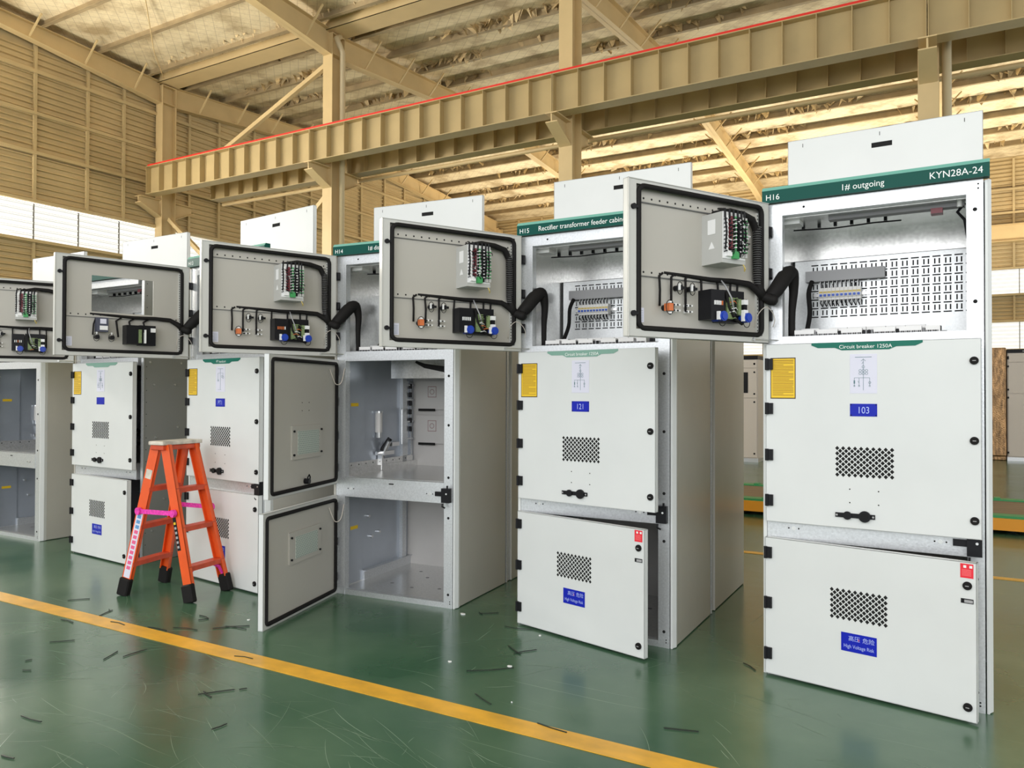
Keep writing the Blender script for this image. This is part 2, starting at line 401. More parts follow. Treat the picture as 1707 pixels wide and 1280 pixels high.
# far eave columns
for i, X in enumerate(FR):
    b = MB(); b.box(X - .13, X + .13, YF - .2, YF - .185, 0, 9.1); b.box(X - .13, X + .13, YF + .185, YF + .2, 0, 9.1); b.box(X - .006, X + .006, YF - .2, YF + .2, 0, 9.1)
    if i in (0, 2, 3): continue
    tag(b.build('steel_column', BUFF), {1: 'slim buff steel column far away on the back wall line, right half', 4: 'slim buff steel column in the far corner of end wall and back wall'}[i], 'column', 'columns of the far eave')
# ---- rafters
def rafter(X, side, label):
    root = tag(empty('roof_rafter', (X, 0, 0)), label, 'rafter', 'tapered roof rafters')
    if side == 'near': pts = [(YC - .2, 9.12), (YC - 3.5, 9.50), (4.4, 9.62), (0, 9.88), (YN, 10.1)]
    else: pts = [(YC + .2, 9.12), (13.0, 9.46), (15.8, 9.62), (18.5, 9.45), (YF - 1.8, 9.0), (YF - .2, 8.78)]
    b = MB()
    for (y0, z0), (y1, z1) in zip(pts[:-1], pts[1:]):
        t0, t1 = zr(y0), zr(y1)
        def slab(w, zl0, zl1, zh0, zh1):
            a, c = (y0, y1)
            b.hexa([(-w, a, zl0), (w, a, zl0), (w, c, zl1), (-w, c, zl1), (-w, a, zh0), (w, a, zh0), (w, c, zh1), (-w, c, zh1)])
        slab(.006, z0, z1, t0, t1); slab(.11, z0, z1, z0 + .014, z1 + .014); slab(.11, t0 - .014, t1 - .014, t0, t1)
    recalc(b.build('rafter_web', BUFF, root))
    yy = [pts[0][0] + (1 if side == 'far' else -1) * 1.3 * (k + .6) for k in range(12)]
    for y in yy:
        if not min(pts[0][0], pts[-1][0]) + .3 < y < max(pts[0][0], pts[-1][0]) - .3: continue
        # lower flange height there
        for (y0, z0), (y1, z1) in zip(pts[:-1], pts[1:]):
            if min(y0, y1) <= y <= max(y0, y1): zb = z0 + (z1 - z0) * (y - y0) / (y1 - y0)
        for s in (1, -1):
            b = MB(); b.beam((s * .09, y, zb + .03), (s * .58, y, zr(y) + .06), .035, .035); b.build('fly_brace', BUFF, root)
    return root
nm = {1: 'nearest the camera, above the right cabinet', 2: 'meeting the middle column', 3: 'meeting the column left of centre', 4: 'running along the ribbed end wall'}
for i in (1, 2, 3, 4):
    rafter(FR[i], 'far', 'tapered buff steel rafter of the far roof slope, ' + nm[i])
for i in (3, 4):
    rafter(FR[i], 'near', 'tapered buff steel rafter of the near roof slope, ' + nm[i])
# ---- purlins
words = ['first', 'second', 'third', 'fourth', 'fifth', 'sixth', 'seventh', 'eighth', 'ninth', 'tenth', 'eleventh', 'twelfth', 'thirteenth', 'fourteenth']
flakes = MB()
def purlin(y, label):
    zt = zr(y) + .19
    slope = (zr(y + .1) - zr(y - .1)) / .2
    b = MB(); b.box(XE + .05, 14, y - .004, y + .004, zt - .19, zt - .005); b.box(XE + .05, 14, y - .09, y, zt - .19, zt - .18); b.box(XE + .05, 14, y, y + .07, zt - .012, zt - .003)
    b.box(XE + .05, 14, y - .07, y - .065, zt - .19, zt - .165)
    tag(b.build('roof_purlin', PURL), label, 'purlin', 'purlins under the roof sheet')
for k in range(13):
    y = YC + .55 + 1.3 * k
    purlin(y, words[k] + ' thin steel purlin beyond the valley gutter, counted towards the back wall')
    dens = 330
    for j in range(dens):
        x = random.uniform(-16.5, 10)
        if math.sin(x * .9 + k * 2.1) + random.uniform(-.8, .8) < .0: continue
        L = random.uniform(.06, .26); a = random.uniform(0, pi); wd = random.uniform(.03, .12)
        dx, dy = cos(a) * wd, sin(a) * wd; zz = zr(y) + .17; y0 = y + random.uniform(-.22, .02)
        tx, ty = random.uniform(-.1, .1), random.uniform(-.1, .1)
        flakes.poly([(x - dx, y0 - dy, zz), (x + dx, y0 + dy, zz), (x + dx * .6 + tx, y0 + dy * .6 + ty, zz - L * .7), (x + tx * 1.3, y0 + ty * 1.3, zz - L)])
for k in range(8):
    y = YC - .55 - 1.35 * k
    purlin(y, words[k] + ' steel purlin on the near side of the valley gutter, counted towards the camera')
    if k < 1:
        for j in range(90):
            x = random.uniform(-16.5, -6); L = random.uniform(.04, .12); zz = zr(y) + .17; y0 = y + random.uniform(-.3, .2)
            flakes.poly([(x, y0, zz), (x + random.uniform(.03, .1), y0 + random.uniform(-.05, .05), zz), (x + .04, y0 + .02, zz - L)])
FLK = mat('torn_foil', (.70, .54, .30), .7, noise=(6, .4))
tag(flakes.build('peeling_insulation', FLK), 'ragged torn flakes of roof insulation hanging between the purlins', 'insulation', kind='stuff')
# valley gutter
b = MB(); b.box(XE + .1, 14, YC - .28, YC + .28, 9.66, 9.675); b.box(XE + .1, 14, YC - .28, YC - .272, 9.66, 9.86); b.box(XE + .1, 14, YC + .272, YC + .28, 9.66, 9.86)
tag(b.build('valley_gutter', BUFF), 'long buff sheet metal gutter along the tops of the columns', 'gutter')

# ---- crane girders
def girder(x0, x1, y, side, label, group, stiff=True):
    root = tag(empty('crane_girder', (x0, y, 6.54)), label, 'girder', group)
    L = x1 - x0; b = MB()
    b.box(.005, L - .005, -.15, .15, 0, .016); b.box(.005, L - .005, -.15, .15, .70, .716); b.box(.005, L - .005, -.006, .006, .016, .70)
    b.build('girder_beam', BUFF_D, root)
    n = int(round(L / .51)); st = None
    for k in range(n + 1):
        x = min(max(.012 + k * L / n, .012), L - .012)
        if st is None:
            bb = MB(); bb.box(-.005, .005, -.145, .145, .016, .70); st = bb.build('stiffener', BUFF_D, root, (x, 0, 0))
        else:
            c = st.copy(); COL.objects.link(c); c.parent = root; c.location = (x, 0, 0)
    return root
seg = [(-17.15, -11.42), (-11.42, -5.42), (-5.42, .58), (.58, 6.58)]
sn = ['beside the ribbed end wall', 'between the column left of centre and the middle one', 'between the middle column and the right column', 'running out of the picture at the upper right']
for (a, c), s in zip(seg, sn):
    girder(a, c, 8.42, -1, 'near crane girder, ' + s, 'near crane girders')
for (a, c), s in zip(seg, sn):
    girder(a if a > -17 else -16.2, c, 9.65, 1, 'far crane girder behind the columns, ' + s, 'far crane girders')
b = MB(); b.box(-17.1, 6.5, 8.29, 8.35, 7.256, 7.30); b.box(-17.1, 6.5, 8.285, 8.29, 7.257, 7.30)
tag(b.build('crane_rail', REDL), 'thin bright red rail line along the top of the near crane girder', 'rail')
b = MB()
b.cyl((-16.2, 9.92, 6.50), (6.5, 9.92, 6.50), .045, 8)
tag(b.build('conduit_pipe', BUFF, smooth=True), 'long buff pipe running along under the far crane girder', 'pipe')
# far wall girder
b = MB(); b.box(XE + .3, 14, YF - .35, YF - .05, 6.55, 6.57); b.box(XE + .3, 14, YF - .35, YF - .05, 7.1, 7.12); b.box(XE + .3, 14, YF - .206, YF - .194, 6.55, 7.12)
tag(b.build('crane_girder', BUFF), 'distant pale crane girder along the back wall above the windows', 'girder')
# braces between the two left columns
def brace(a, c, w, label, name='diagonal_brace'):
    b = MB(); b.beam(a, c, w, w); tag(b.build(name, BUFF), label, 'brace', 'diagonal braces of the column line')
brace((-11.55, YC, 9.05), (-15.9, YC, 7.25), .10, 'diagonal brace rising above the crane girder to the column left of centre')
brace((-17.25, YC, 6.05), (-15.3, YC, 4.5), .10, 'short diagonal brace below the crane girder, at the end wall column')
brace((-11.6, YC, 6.0), (-12.9, YC, 4.9), .10, 'short diagonal brace below the crane girder, left of the second column')
# thin wire from the roof
b = MB(); b.tube([(-14.2, 6.2, zr(6.2) + .1), (-15.6, 7.4, 9.55), (-16.9, 8.6, 9.60)], .012, 5)
tag(b.build('roof_cable', BUFF), 'thin slack cable under the near roof slope by the end wall', 'cable')

# ================================================================== SWITCHGEAR CABINETS
DG = {}
def vent(b, x0, x1, z0, z1, y, m=0, n=10, rows=6):
    px = (x1 - x0) / (n - .5); pz = (z1 - z0) / rows; r = min(px, pz) * .37
    for j in range(rows * 2 - 1):
        for i in range(n):
            cx = x0 + px * (i + .25 + (.5 if j % 2 else 0)) ; cz = z0 + pz * .5 * (j + 1)
            if cx > x1: continue
            b.poly([(cx - r, y, cz), (cx, y, cz - r * 1.1), (cx + r, y, cz), (cx, y, cz + r * 1.1)], m)
def hinge(parent, x, z, y=-.036):
    b = MB(); b.box(x - .012, x + .022, y - .012, y + .002, z - .028, z + .028); b.cyl((x - .008, y - .010, z - .03), (x - .008, y - .010, z + .03), .009, 8)
    return b.build('hinge', BLACK, parent)
def knob(parent, x, z, y=-.035, s=1):
    b = MB(); b.cyl((x, y, z), (x, y + s * -.008, z), .018, 20); b.cyl((x, y + s * -.008, z), (x, y + s * -.012, z), .010, 12, 1)
    b.box(x - .007, x + .007, y - s * .0135, y - s * .012, z - .0015, z + .0015, 2)
    return b.build('lock', [RUBBER, RUBBER, GREY], parent)

def plain_door(root, hx, w, z0, z1, ang, name):
    """sheet door: outer skin at y=-.035, folded rim towards the cabinet"""
    b = MB(); T = .035
    b.box(0, w, -T, -T + .003, z0, z1, 0)
    b.box(0, .003, -T, 0, z0, z1, 0); b.box(w - .003, w, -T, 0, z0, z1, 0); b.box(0, w, -T, 0, z0, z0 + .003, 0); b.box(0, w, -T, 0, z1 - .003, z1, 0)
    f = .028
    b.box(0, f, -.003, 0, z0, z1, 1); b.box(w - f, w, -.003, 0, z0, z1, 1); b.box(f, w - f, -.003, 0, z0, z0 + f, 1); b.box(f, w - f, -.003, 0, z1 - f, z1, 1)
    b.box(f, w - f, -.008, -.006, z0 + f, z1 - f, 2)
    return b.build(name, [PAINT, PAINT_RIM, PAINT_IN], root, (hx, 0, 0), -radians(ang))
def gasket(d, w, z0, z1, inset, r, rad=.03, y=.002):
    b = MB(); b.tube(rrect(inset, w - inset, z0 + inset * .8, z1 - inset * .8, rad, y), r, 8, 0, True)
    return b.build('gasket', RUBBER, d, smooth=True)

def upper_door(root, o):
    hx, w, z0, z1 = .021, .944, .785, 1.69
    d = plain_door(root, hx, w, z0, z1, o['up_ang'], 'circuit_breaker_door')
    y = -.0355
    for z in (1.588, 1.362, 1.126, .895): hinge(d, .014, z)
    for z in (1.589, 1.228, .868): knob(d, w - .028, z)
    # yellow label
    b = MB(); b.box(.034, .157, y - .001, y, 1.412, 1.620, 0); b.box(.038, .153, y - .0016, y - .001, 1.417, 1.615, 1)
    zz = 1.604
    for k in range(25):
        L = random.uniform(.05, .10) if k % 5 == 3 else .103
        b.box(.044, .044 + L, y - .0022, y - .0016, zz, zz + (.0028 if k else .004), 2); zz -= .0073
    b.build('warning_label', [LABEDGE, YELLOW, LABTXT], d)
    # wiring diagram
    cx = .470; b = MB(); b.box(cx - .060, cx + .060, y - .001, y, 1.440, 1.630, 0); yy = y - .0018
    def ln(x0, z0_, x1, z1_, t=.0014): b.beam((cx + x0, yy, z0_), (cx + x1, yy, z1_), .0006, t, (0, 0, 1) if abs(x1 - x0) > abs(z1_ - z0_) else (1, 0, 0), 1)
    def ring(x0, z0_, r, sq=False):
        pts = [(cx + x0 + r * cos(2 * pi * t / 10), yy, z0_ + r * sin(2 * pi * t / 10)) for t in range(10)]
        b.tube(pts, .0008, 3, 1, True)
    if o.get('diagram') == 'pt':
        ln(-.035, 1.612, .035, 1.612, .002); ln(0, 1.612, 0, 1.455); ln(-.03, 1.58, .035, 1.58); ln(-.03, 1.58, -.03, 1.53)
        ln(.035, 1.58, .035, 1.555); ln(-.03, 1.53, -.02, 1.52); ring(.022, 1.555, .009); ring(.036, 1.548, .009); ring(-.028, 1.525, .007); ln(-.03, 1.457, .012, 1.457)
    else:
        ln(-.037, 1.615, .037, 1.615, .002); ln(0, 1.607, 0, 1.455); ln(-.010, 1.596, 0, 1.606); ln(.010, 1.596, 0, 1.606); ln(-.007, 1.583, 0, 1.592); ring(0, 1.568, .006)
        for i in (-1, 0, 1):
            for z in (1.550, 1.536): ring(i * .014, z, .0058)
        ln(-.040, 1.515, .028, 1.515); ln(-.040, 1.515, -.040, 1.475); ln(-.019, 1.515, -.019, 1.475); ln(.028, 1.515, .028, 1.478)
        b.box(cx - .043, cx - .037, yy, yy + .0005, 1.487, 1.503, 1); ring(.028, 1.492, .005); ring(-.040, 1.476, .003); ring(-.019, 1.476, .003); ring(.028, 1.476, .003); ln(-.024, 1.500, -.019, 1.490)
    b.build('wiring_diagram', [PAPER, LINE], d)
    # number plate
    b = MB(); b.box(cx - .060, cx + .060, y - .0015, y, 1.329, 1.390, 0)
    for sx in (-1, 1):
        for sz in (1.334, 1.385): b.cyl((cx + sx * .055, y - .0015, sz), (cx + sx * .055, y - .003, sz), .0028, 8, 2)
    if o.get('number'): b.text(o['number'], .046, cx, y - .0022, 1.3435, 1, 'CENTER', .82)
    b.build('number_plate', [BLUE, BLUE_L, SLOT], d)
    b = MB(); vent(b, .345, .600, 1.030, 1.185, y - .0003); b.build('vent_holes', HOLE, d)
    # title strip
    b = MB(); c2 = .478; pts = [(-.245, z1 - .001), (-.245, z1 - .012), (-.215, z1 - .026), (-.135, z1 - .027), (-.105, z1 - .040), (.105, z1 - .040), (.135, z1 - .027), (.215, z1 - .026), (.245, z1 - .012), (.245, z1 - .001)]
    b.prism([(c2 + p, q) for p, q in pts], 'y', y, y - .0015, 0)
    if o.get('title'): b.text(o['title'], .0255, c2, y - .0022, z1 - .0315, 1, 'CENTER')
    recalc_keep = b.build('title_strip', [o.get('strip', STRIP), LETTER], d)
    # racking port
    b = MB(); z = .848
    b.box(.343, .520, y - .006, y, z - .011, z + .011, 0)
    b.cyl((.398, y - .006, z), (.398, y - .014, z), .020, 20, 0); b.cyl((.475, y - .003, z), (.475, y - .016, z), .027, 24, 0); b.cyl((.475, y - .016, z), (.475, y - .0165, z), .018, 20, 1)
    b.cyl((.350, y - .007, z), (.350, y - .0085, z), .005, 8, 2); b.cyl((.512, y - .007, z), (.512, y - .0085, z), .005, 8, 2)
    b.build('racking_port', [BLACK, SLOT, GREY], d)
    b = MB()
    for x, q in ((.408, .975), (.535, .972), (.408, .910), (.535, .907)): b.cyl((x, y + .001, q), (x, y - .0006, q), .0032, 8)
    b.build('pilot_holes', HOLE, d)
    for c in d.children:
        if not c.name.startswith(('hinge', 'lock', 'red_label', 'latch')): c.location.x = -.011
    gasket(d, w, z0, z1, .022, .006)
    return d
def lower_door(root, o):
    hx, w, z0, z1 = .021, .939, .012, .704
    d = plain_door(root, hx, w, z0, z1, o['lo_ang'], 'cable_compartment_door')
    y = -.0355
    for z in (.628, .374, .117): hinge(d, .014, z)
    knob(d, w - .035, .602); knob(d, w - .035, .075)
    b = MB(); vent(b, .335, .590, .350, .505, y - .0003); b.build('vent_holes', HOLE, d)
    b = MB(); b.box(.385, .545, y - .0015, y, .208, .296, 0)
    if o.get('risk', True):
        b.text('高压', .027, .418, y - .0022, .262, 1, 'LEFT'); b.text('危险', .027, .482, y - .0022, .262, 1, 'LEFT')
        b.poly([(.468, y - .0022, .277), (.461, y - .0022, .268), (.466, y - .0022, .268), (.462, y - .0022, .259), (.470, y - .0022, .270), (.465, y - .0022, .270)], 2)
        b.text('High Voltage Risk', .0245, .465, y - .0022, .226, 1, 'CENTER', .78)
    b.build('risk_plate', [BLUE, BLUE_L, RED], d)
    if o.get('red', True):
        b = MB(); b.box(w - .062, w - .012, y - .001, y, .635, .697, 0)
        for x in (w - .050, w - .027): b.box(x, x + .011, y - .0016, y - .001, .679, .690, 1)
        for k in range(6): b.box(w - .056, w - .020, y - .0016, y - .001, .645 + k * .005, .6462 + k * .005, 2)
        b.build('red_label', [RED, LETTER, mat('red_print', (.9, .3, .3), .6)], d)
        b = MB(); b.box(w - .060, w - .012, y - .002, y, .525, .545, 0); b.box(w - .046, w - .014, y - .006, y - .002, .529, .541, 1)
        b.build('latch_window', [BLACK, GREY], d)
    for c in d.children:
        if not c.name.startswith(('hinge', 'lock', 'red_label', 'latch')): c.location.x = -.011
    gasket(d, w, z0, z1, .022, .006)
    return d
def inner_compartment_door(root, hx, w, z0, z1, ang, name, gz0, gz1, hz):
    """a door standing open, its inside towards the camera"""
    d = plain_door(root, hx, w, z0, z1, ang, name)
    b = MB(); i = .030
    for a in (rrect(i, w - i, z0 + i, z1 - i, .02, .003, 3),):
        b.tube(a, .013, 6, 0, True)
    b.build('gasket', RUBBER, d)
    for z in hz: hinge(d, .004, z, .0)
    # ventilation filter: frame plate and pale mesh
    b = MB(); u0, u1 = .24, .64
    b.box(u0, u1, -.006, .004, gz0, gz1, 0); b.box(u0 + .05, u1 - .07, .004, .006, gz0 + .028, gz1 - .035, 1)
    for u in (u0 + .02, u1 - .02):
        for z in (gz0 + .03, gz1 - .035): b.cyl((u, .004, z), (u, .014, z), .007, 8, 2)
    # honeycomb wires
    ux, zx = u0 + .05, gz0 + .028; nx, nz = 14, 12; px = (u1 - .07 - ux) / nx; pz = (gz1 - .035 - zx) / nz
    for a in range(nx):
        for c in range(nz):
            x = ux + px * (a + (.75 if c % 2 else .25)); z = zx + pz * (c + .5)
            b.poly([(x - px * .3, .0063, z), (x, .0063, z + pz * .36), (x + px * .3, .0063, z), (x, .0063, z - pz * .36)], 3)
    b.build('vent_filter', [PAINT_IN, MESHL, BLACK, mat('mesh_gap', (.17, .24, .21), .5)], d)
    b = MB()
    for (u, z) in ((.5, z0 + (z1 - z0) * .66), (.41, z0 + (z1 - z0) * .66), (.5, z0 + (z1 - z0) * .60), (.41, z0 + (z1 - z0) * .60)):
        b.cyl((u, -.007, z), (u, -.0045, z), .0035, 8)
    b.build('pilot_holes', HOLE, d)
    if z0 > .5:
        b = MB(); b.cyl((.46, -.006, .852), (.46, .03, .852), .018, 12); b.tube([(.44, .02, .845), (.445, .025, .88), (.46, .027, .895), (.475, .025, .88), (.48, .02, .845)], .005, 6)
        b.build('latch_hasp', BLACK, d)
    # outer stiffening lip seen at the free edge
    return d

def instrument_door(root, o):
    hx, w, z0, z1 = .035, .930, 1.695, 2.415
    ang = o['in_ang']; kind = o.get('in_kind', 'full'); T = .035
    b = MB()
    cut = (.258, .686, 2.020, 2.283) if kind == 'cut' else None
    def sheet(u0, u1, q0, q1, y0, y1, m_):
        if not cut: b.box(u0, u1, y0, y1, q0, q1, m_); return
        a, c, e, g = cut
        b.box(u0, a, y0, y1, q0, q1, m_); b.box(c, u1, y0, y1, q0, q1, m_); b.box(a, c, y0, y1, q0, e, m_); b.box(a, c, y0, y1, g, q1, m_)
    sheet(0, w, z0, z1, -T, -T + .003, 0)
    b.box(0, .003, -T, 0, z0, z1, 1); b.box(w - .003, w, -T, .004, z0, z1, 1); b.box(0, w, -T, 0, z0, z0 + .003, 1); b.box(0, w, -T, .004, z1 - .003, z1, 1)
    fl = .048
    b.box(0, fl, -.003, 0, z0, z1, 1); b.box(w - fl, w, -.003, 0, z0, z1, 1); b.box(fl, w - fl, -.003, 0, z0, z0 + .036, 1); b.box(fl, w - fl, -.003, 0, z1 - .022, z1, 1)
    sheet(fl, w - fl, z0 + .036, z1 - .022, -T + .003, -T + .006, 2)
    d = b.build('instrument_door', [PAINT, PAINT_RIM, PAINT_IN], root, (hx, -.035, 0), -radians(ang))
    b = MB(); b.tube(rrect(.052, w - .062, z0 + .040, z1 - .028, .035, -.001), .0125, 8, 0, True); b.build('gasket', RUBBER, d, smooth=True)
    yp = -T + .006
    # hinges with slots at hinge side, latches at free side
    for z in (2.27, 2.055, 1.84):
        b = MB(); b.box(-.030, .010, -.02, -.002, z - .028, z + .028); b.cyl((-.018, -.002, z - .02), (-.018, -.002, z + .02), .008, 8); b.build('hinge', BLACK, d)
    for z in (2.285, 1.80):
        b = MB(); b.cyl((w - .028, -.002, z), (w - .028, .012, z), .013, 14); b.box(w - .062, w - .028, .004, .009, z - .006, z + .006); b.build('lock', BLACK, d)
    # punched rails
    for z, on in ((2.335, kind != 'cut'), (1.995, True)):
        if not on: continue
        b = MB(); b.box(.06, w - .068, yp, yp + .012, z - .016, z + .016, 0); b.box(.06, w - .068, yp, yp + .009, z - .019, z - .016, 2)
        for k in range(16):
            u = .09 + k * .049
            b.cyl((u, yp + .012, z), (u, yp + .0126, z), .0052, 8, 1)
        b.build('punched_rail', [PAINT_IN, HOLE, mat_grey2], d)
    b = MB(); b.box(.060, .072, yp, yp + .014, 1.74, 2.36, 0)
    for k in range(34): b.box(.063, .069, yp + .014, yp + .0145, 1.755 + k * .0178, 1.762 + k * .0178, 1)
    b.box(w - .074, w - .067, yp, yp + .02, 1.74, 2.37, 0)
    for k in range(34): b.box(w - .073, w - .068, yp + .02, yp + .0205, 1.755 + k * .0178, 1.764 + k * .0178, 1)
    b.build('slotted_strip', [PAINT_RIM, HOLE], d)
    # paper note
    b = MB(); b.box(.812, .860, yp, yp + .001, 1.765, 1.832, 0)
    for k in range(7): b.box(.818, .854 - (k % 3) * .006, yp + .001, yp + .0015, 1.773 + k * .0075, 1.7742 + k * .0075, 1)
    b.build('paper_note', [PAPER, LINE], d)
    rr = random.Random(hash(o['id']) % 1000 if False else len(o['id']) * 7 + int(o['in_ang']))
    # wiring harness
    b = MB()
    b.tube([(.70, yp + .012, 2.003), (.55, yp + .015, 1.998), (.40, yp + .018, 1.992), (.25, yp + .02, 1.995), (.14, yp + .022, 1.99), (.085, yp + .03, 1.96), (.055, yp + .04, 1.93)], [.006, .009, .012, .014, .016, .02, .022], 8)
    if kind == 'cut':
        b.tube([(.66, yp + .012, 1.975), (.675, yp + .012, 1.93), (.68, yp + .012, 1.85)], .005, 6)
        for u, ze in ((.52, 1.84), (.43, 1.86), (.33, 1.90)):
            b.tube([(u - .03, yp + .015, 1.985), (u + .005, yp + .02, 1.96), (u, yp + .05, ze)], .007, 6)
    else:
        # vertical bundle by the hinge and sweep above the relay
        b.tube([(.40, yp + .03, 2.315), (.30, yp + .05, 2.335), (.20, yp + .04, 2.33), (.125, yp + .03, 2.315), (.092, yp + .03, 2.26), (.088, yp + .03, 2.15), (.086, yp + .03, 2.03), (.075, yp + .035, 1.97), (.055, yp + .04, 1.93)],
               [.010, .014, .017, .019, .020, .021, .021, .022, .022], 8)
        for k in range(26):  # ties around the vertical bundle
            z = 2.28 - k * .0115
            b.tube([(.089 + .0225 * cos(t), yp + .03 + .0225 * sin(t), z) for t in [2 * pi * q / 8 for q in range(8)]], .0012, 3, 1, True)
        for u, ze in ((.730, 1.845), (.655, 1.84), (.565, 1.83), (.462, 1.80), (.352, 1.80), (.262, 1.88), (.212, 1.82)):
            j = rr.uniform(-.006, .006)
            b.tube([(u - .02, yp + .015, 2.0), (u + .002, yp + .016, 1.985), (u + j, yp + .014, 1.92), (u + j * .5, yp + .014, ze)], .0058, 6)
        b.tube([(.352, yp + .07, 1.93), (.34, yp + .075, 1.86), (.30, yp + .08, 1.80), (.24, yp + .07, 1.78)], .008, 6)
        b.tube([(.34, yp + .02, 2.0), (.345, yp + .06, 1.96), (.33, yp + .085, 1.90), (.31, yp + .08, 1.84)], .004, 6, 1)
    b.build('wire_harness', [RUBBER, GREY], d, smooth=True)
    if kind != 'cut':
        # relay unit with rows of plugged wires
        b = MB(); u0, u1, q0, q1, h = .285, .444, 2.058, 2.300, yp + .13
        b.box(u0, u1, yp, h, q0, q1, 0)
        b.box(u0 + .005, u1 - .004, h, h + .004, q0 + .02, q1, 1)
        for c, (u, mt) in enumerate([(.425, 3), (.395, 4), (.368, 5), (.340, 3), (.315, 3), (.296, 6)]):
            b.box(u - .007, u + .007, h + .004, h + .016, q0 + (.06 if c < 3 else .03), q1 - .02, 7 if c > 3 else mt if c else 1)
            for k in range(9):
                z = q1 - .035 - k * .019
                if c in (1, 2) and k > 7: continue
                b.tube([(u + .004, h + .014, z), (u + .012, h + .028, z - .003), (u + .018, h + .012, z - .006)], .0026, 4, [3, 4, 8, 3, 3, 3][c])
                b.box(u - .004, u + .005, h + .016, h + .021, z - .003, z + .003, [2, 4, 2, 2, 6, 6][c])
            b.tube([(u + .012, h + .015, q1 - .03), (u + .010, h + .022, q1 - .10), (u + .012, h + .015, q0 + .06)], .0046, 5, 3)
            b.tube([(u + .012, h + .015, q1 - .03), (u + .008, h + .01, q1 + .01), (u - .02, yp + .07, q1 + .028)], .0055, 5, 3)
        for k in range(34):
            u = rr.uniform(.292, .430); z = rr.uniform(q0 + .05, q1 - .03)
            b.tube([(u, h + .012, z), (u - rr.uniform(.004, .012), h + .030, z - rr.uniform(0, .012)), (u - rr.uniform(.008, .020), h + .014, z - rr.uniform(.004, .02))], .0024, 4, rr.choice([3, 3, 3, 8]))
        b.box(.395, .425, h + .004, h + .020, q0 + .03, q0 + .055, 2); b.box(.350, .385, h + .004, h + .022, q0 + .02, q0 + .055, 6)
        b.box(.445, .4455, yp + .04, yp + .09, 2.20, 2.27, 2)
        b.prism([(yp + .045, 2.13), (yp + .085, 2.13), (yp + .065, 2.165)], 'x', .4445, .4452, 2)
        b.tube([(.30, h, q0), (.296, h + .01, q0 - .02), (.29, h, q0 - .03), (.286, h - .005, q0 - .015)], .003, 5, 9)
        b.build('relay_unit', [mat_relay, WHITE, WHITE, BLACK, REDDK, GREEN_T, GREEN_T, mat_relay, WHITE, BRKY], d)
        # pilot lamps with looped wires
        for i, u in enumerate((.620, .540)):
            b = MB(); b.cyl((u, yp, 1.935), (u, yp + .045, 1.935), .013, 14, 0); b.box(u - .026, u - .002, yp + .03, yp + .042, 1.929, 1.942, 0)
            b.tube([(u + .010 + .018 * cos(t), yp + .045, 1.932 + .030 * sin(t)) for t in [2 * pi * q / 12 for q in range(12)]], .0018, 5, 0, True)
            b.box(u + .010, u + .017, yp + .04, yp + .05, 1.922, 1.952, 1)
            b.build('pilot_lamp', [BLACK, WHITE], d)
        for i, (u, z) in enumerate(((.640, 1.855), (.640, 1.828), (.560, 1.855), (.560, 1.826))):
            b = MB(); b.box(u - .004, u + .004, yp, yp + .03, z - .006, z + .006, 0); b.box(u - .018, u + .018, yp + .022, yp + .028, z - .0025, z + .0025, 1)
            b.box(u - .026, u - .018, yp + .02, yp + .032, z - .004, z + .004, 2)
            b.build('push_button_contact', [WHITE, BLACK, WHITE], d)
        b = MB(); b.cyl((.692, yp, 1.838), (.692, yp + .05, 1.838), .014, 14, 0); b.box(.680, .706, yp + .02, yp + .055, 1.822, 1.856, 1)
        b.tube([(.697 + .024 * cos(t), yp + .05, 1.838 + .034 * sin(t)) for t in [2 * pi * q / 12 for q in range(12)]], .0020, 5, 0, True)
        for z in (1.812, 1.862): b.box(.690, .702, yp + .04, yp + .055, z - .004, z + .004, 2)
        b.build('selector_switch', [BLACK, ORANGE_S, WHITE], d)
    # controller modules
    b = MB()
    if kind == 'cut':
        b.box(.375, .475, yp, yp + .09, 1.79, 1.93, 0); b.box(.262, .375, yp, yp + .07, 1.785, 1.935, 0)
        b.box(.340, .352, yp + .09, yp + .10, 1.80, 1.90, 1); b.box(.372, .392, yp + .07, yp + .1, 1.80, 1.90, 2); b.box(.268, .30, yp + .07, yp + .085, 1.885, 1.915, 1)
        b.box(.335, .350, yp + .071, yp + .079, 1.80, 1.88, 1)
    else:
        b.box(.378, .468, yp, yp + .085, 1.792, 1.935, 0); b.box(.222, .372, yp, yp + .065, 1.785, 1.940, 0)
        b.box(.300, .350, yp + .065, yp + .075, 1.800, 1.905, 2); b.box(.228, .248, yp + .065, yp + .09, 1.800, 1.90, 0)
        b.box(.255, .275, yp + .065, yp + .078, 1.82, 1.90, 2)
        for z in (1.885, 1.835): b.box(.226, .254, yp + .065, yp + .095, z - .012, z + .012, 1)
        for k in range(7):
            z = 1.80 + k * .016; u = rr.uniform(.30, .34)
            b.tube([(u, yp + .076, z), (u - .02, yp + .09, z + .006), (u - .045, yp + .076, z - .002)], .0022, 4, rr.choice([1, 2, 3, 0]))
        for k in range(5):
            b.box(.395 + k * .012, .400 + k * .012, yp + .085, yp + .092, 1.862, 1.882, rr.choice([1, 3, 1]))
    b.build('controller_module', [BLACK, WHITE, PCB, ORANGE_S], d)
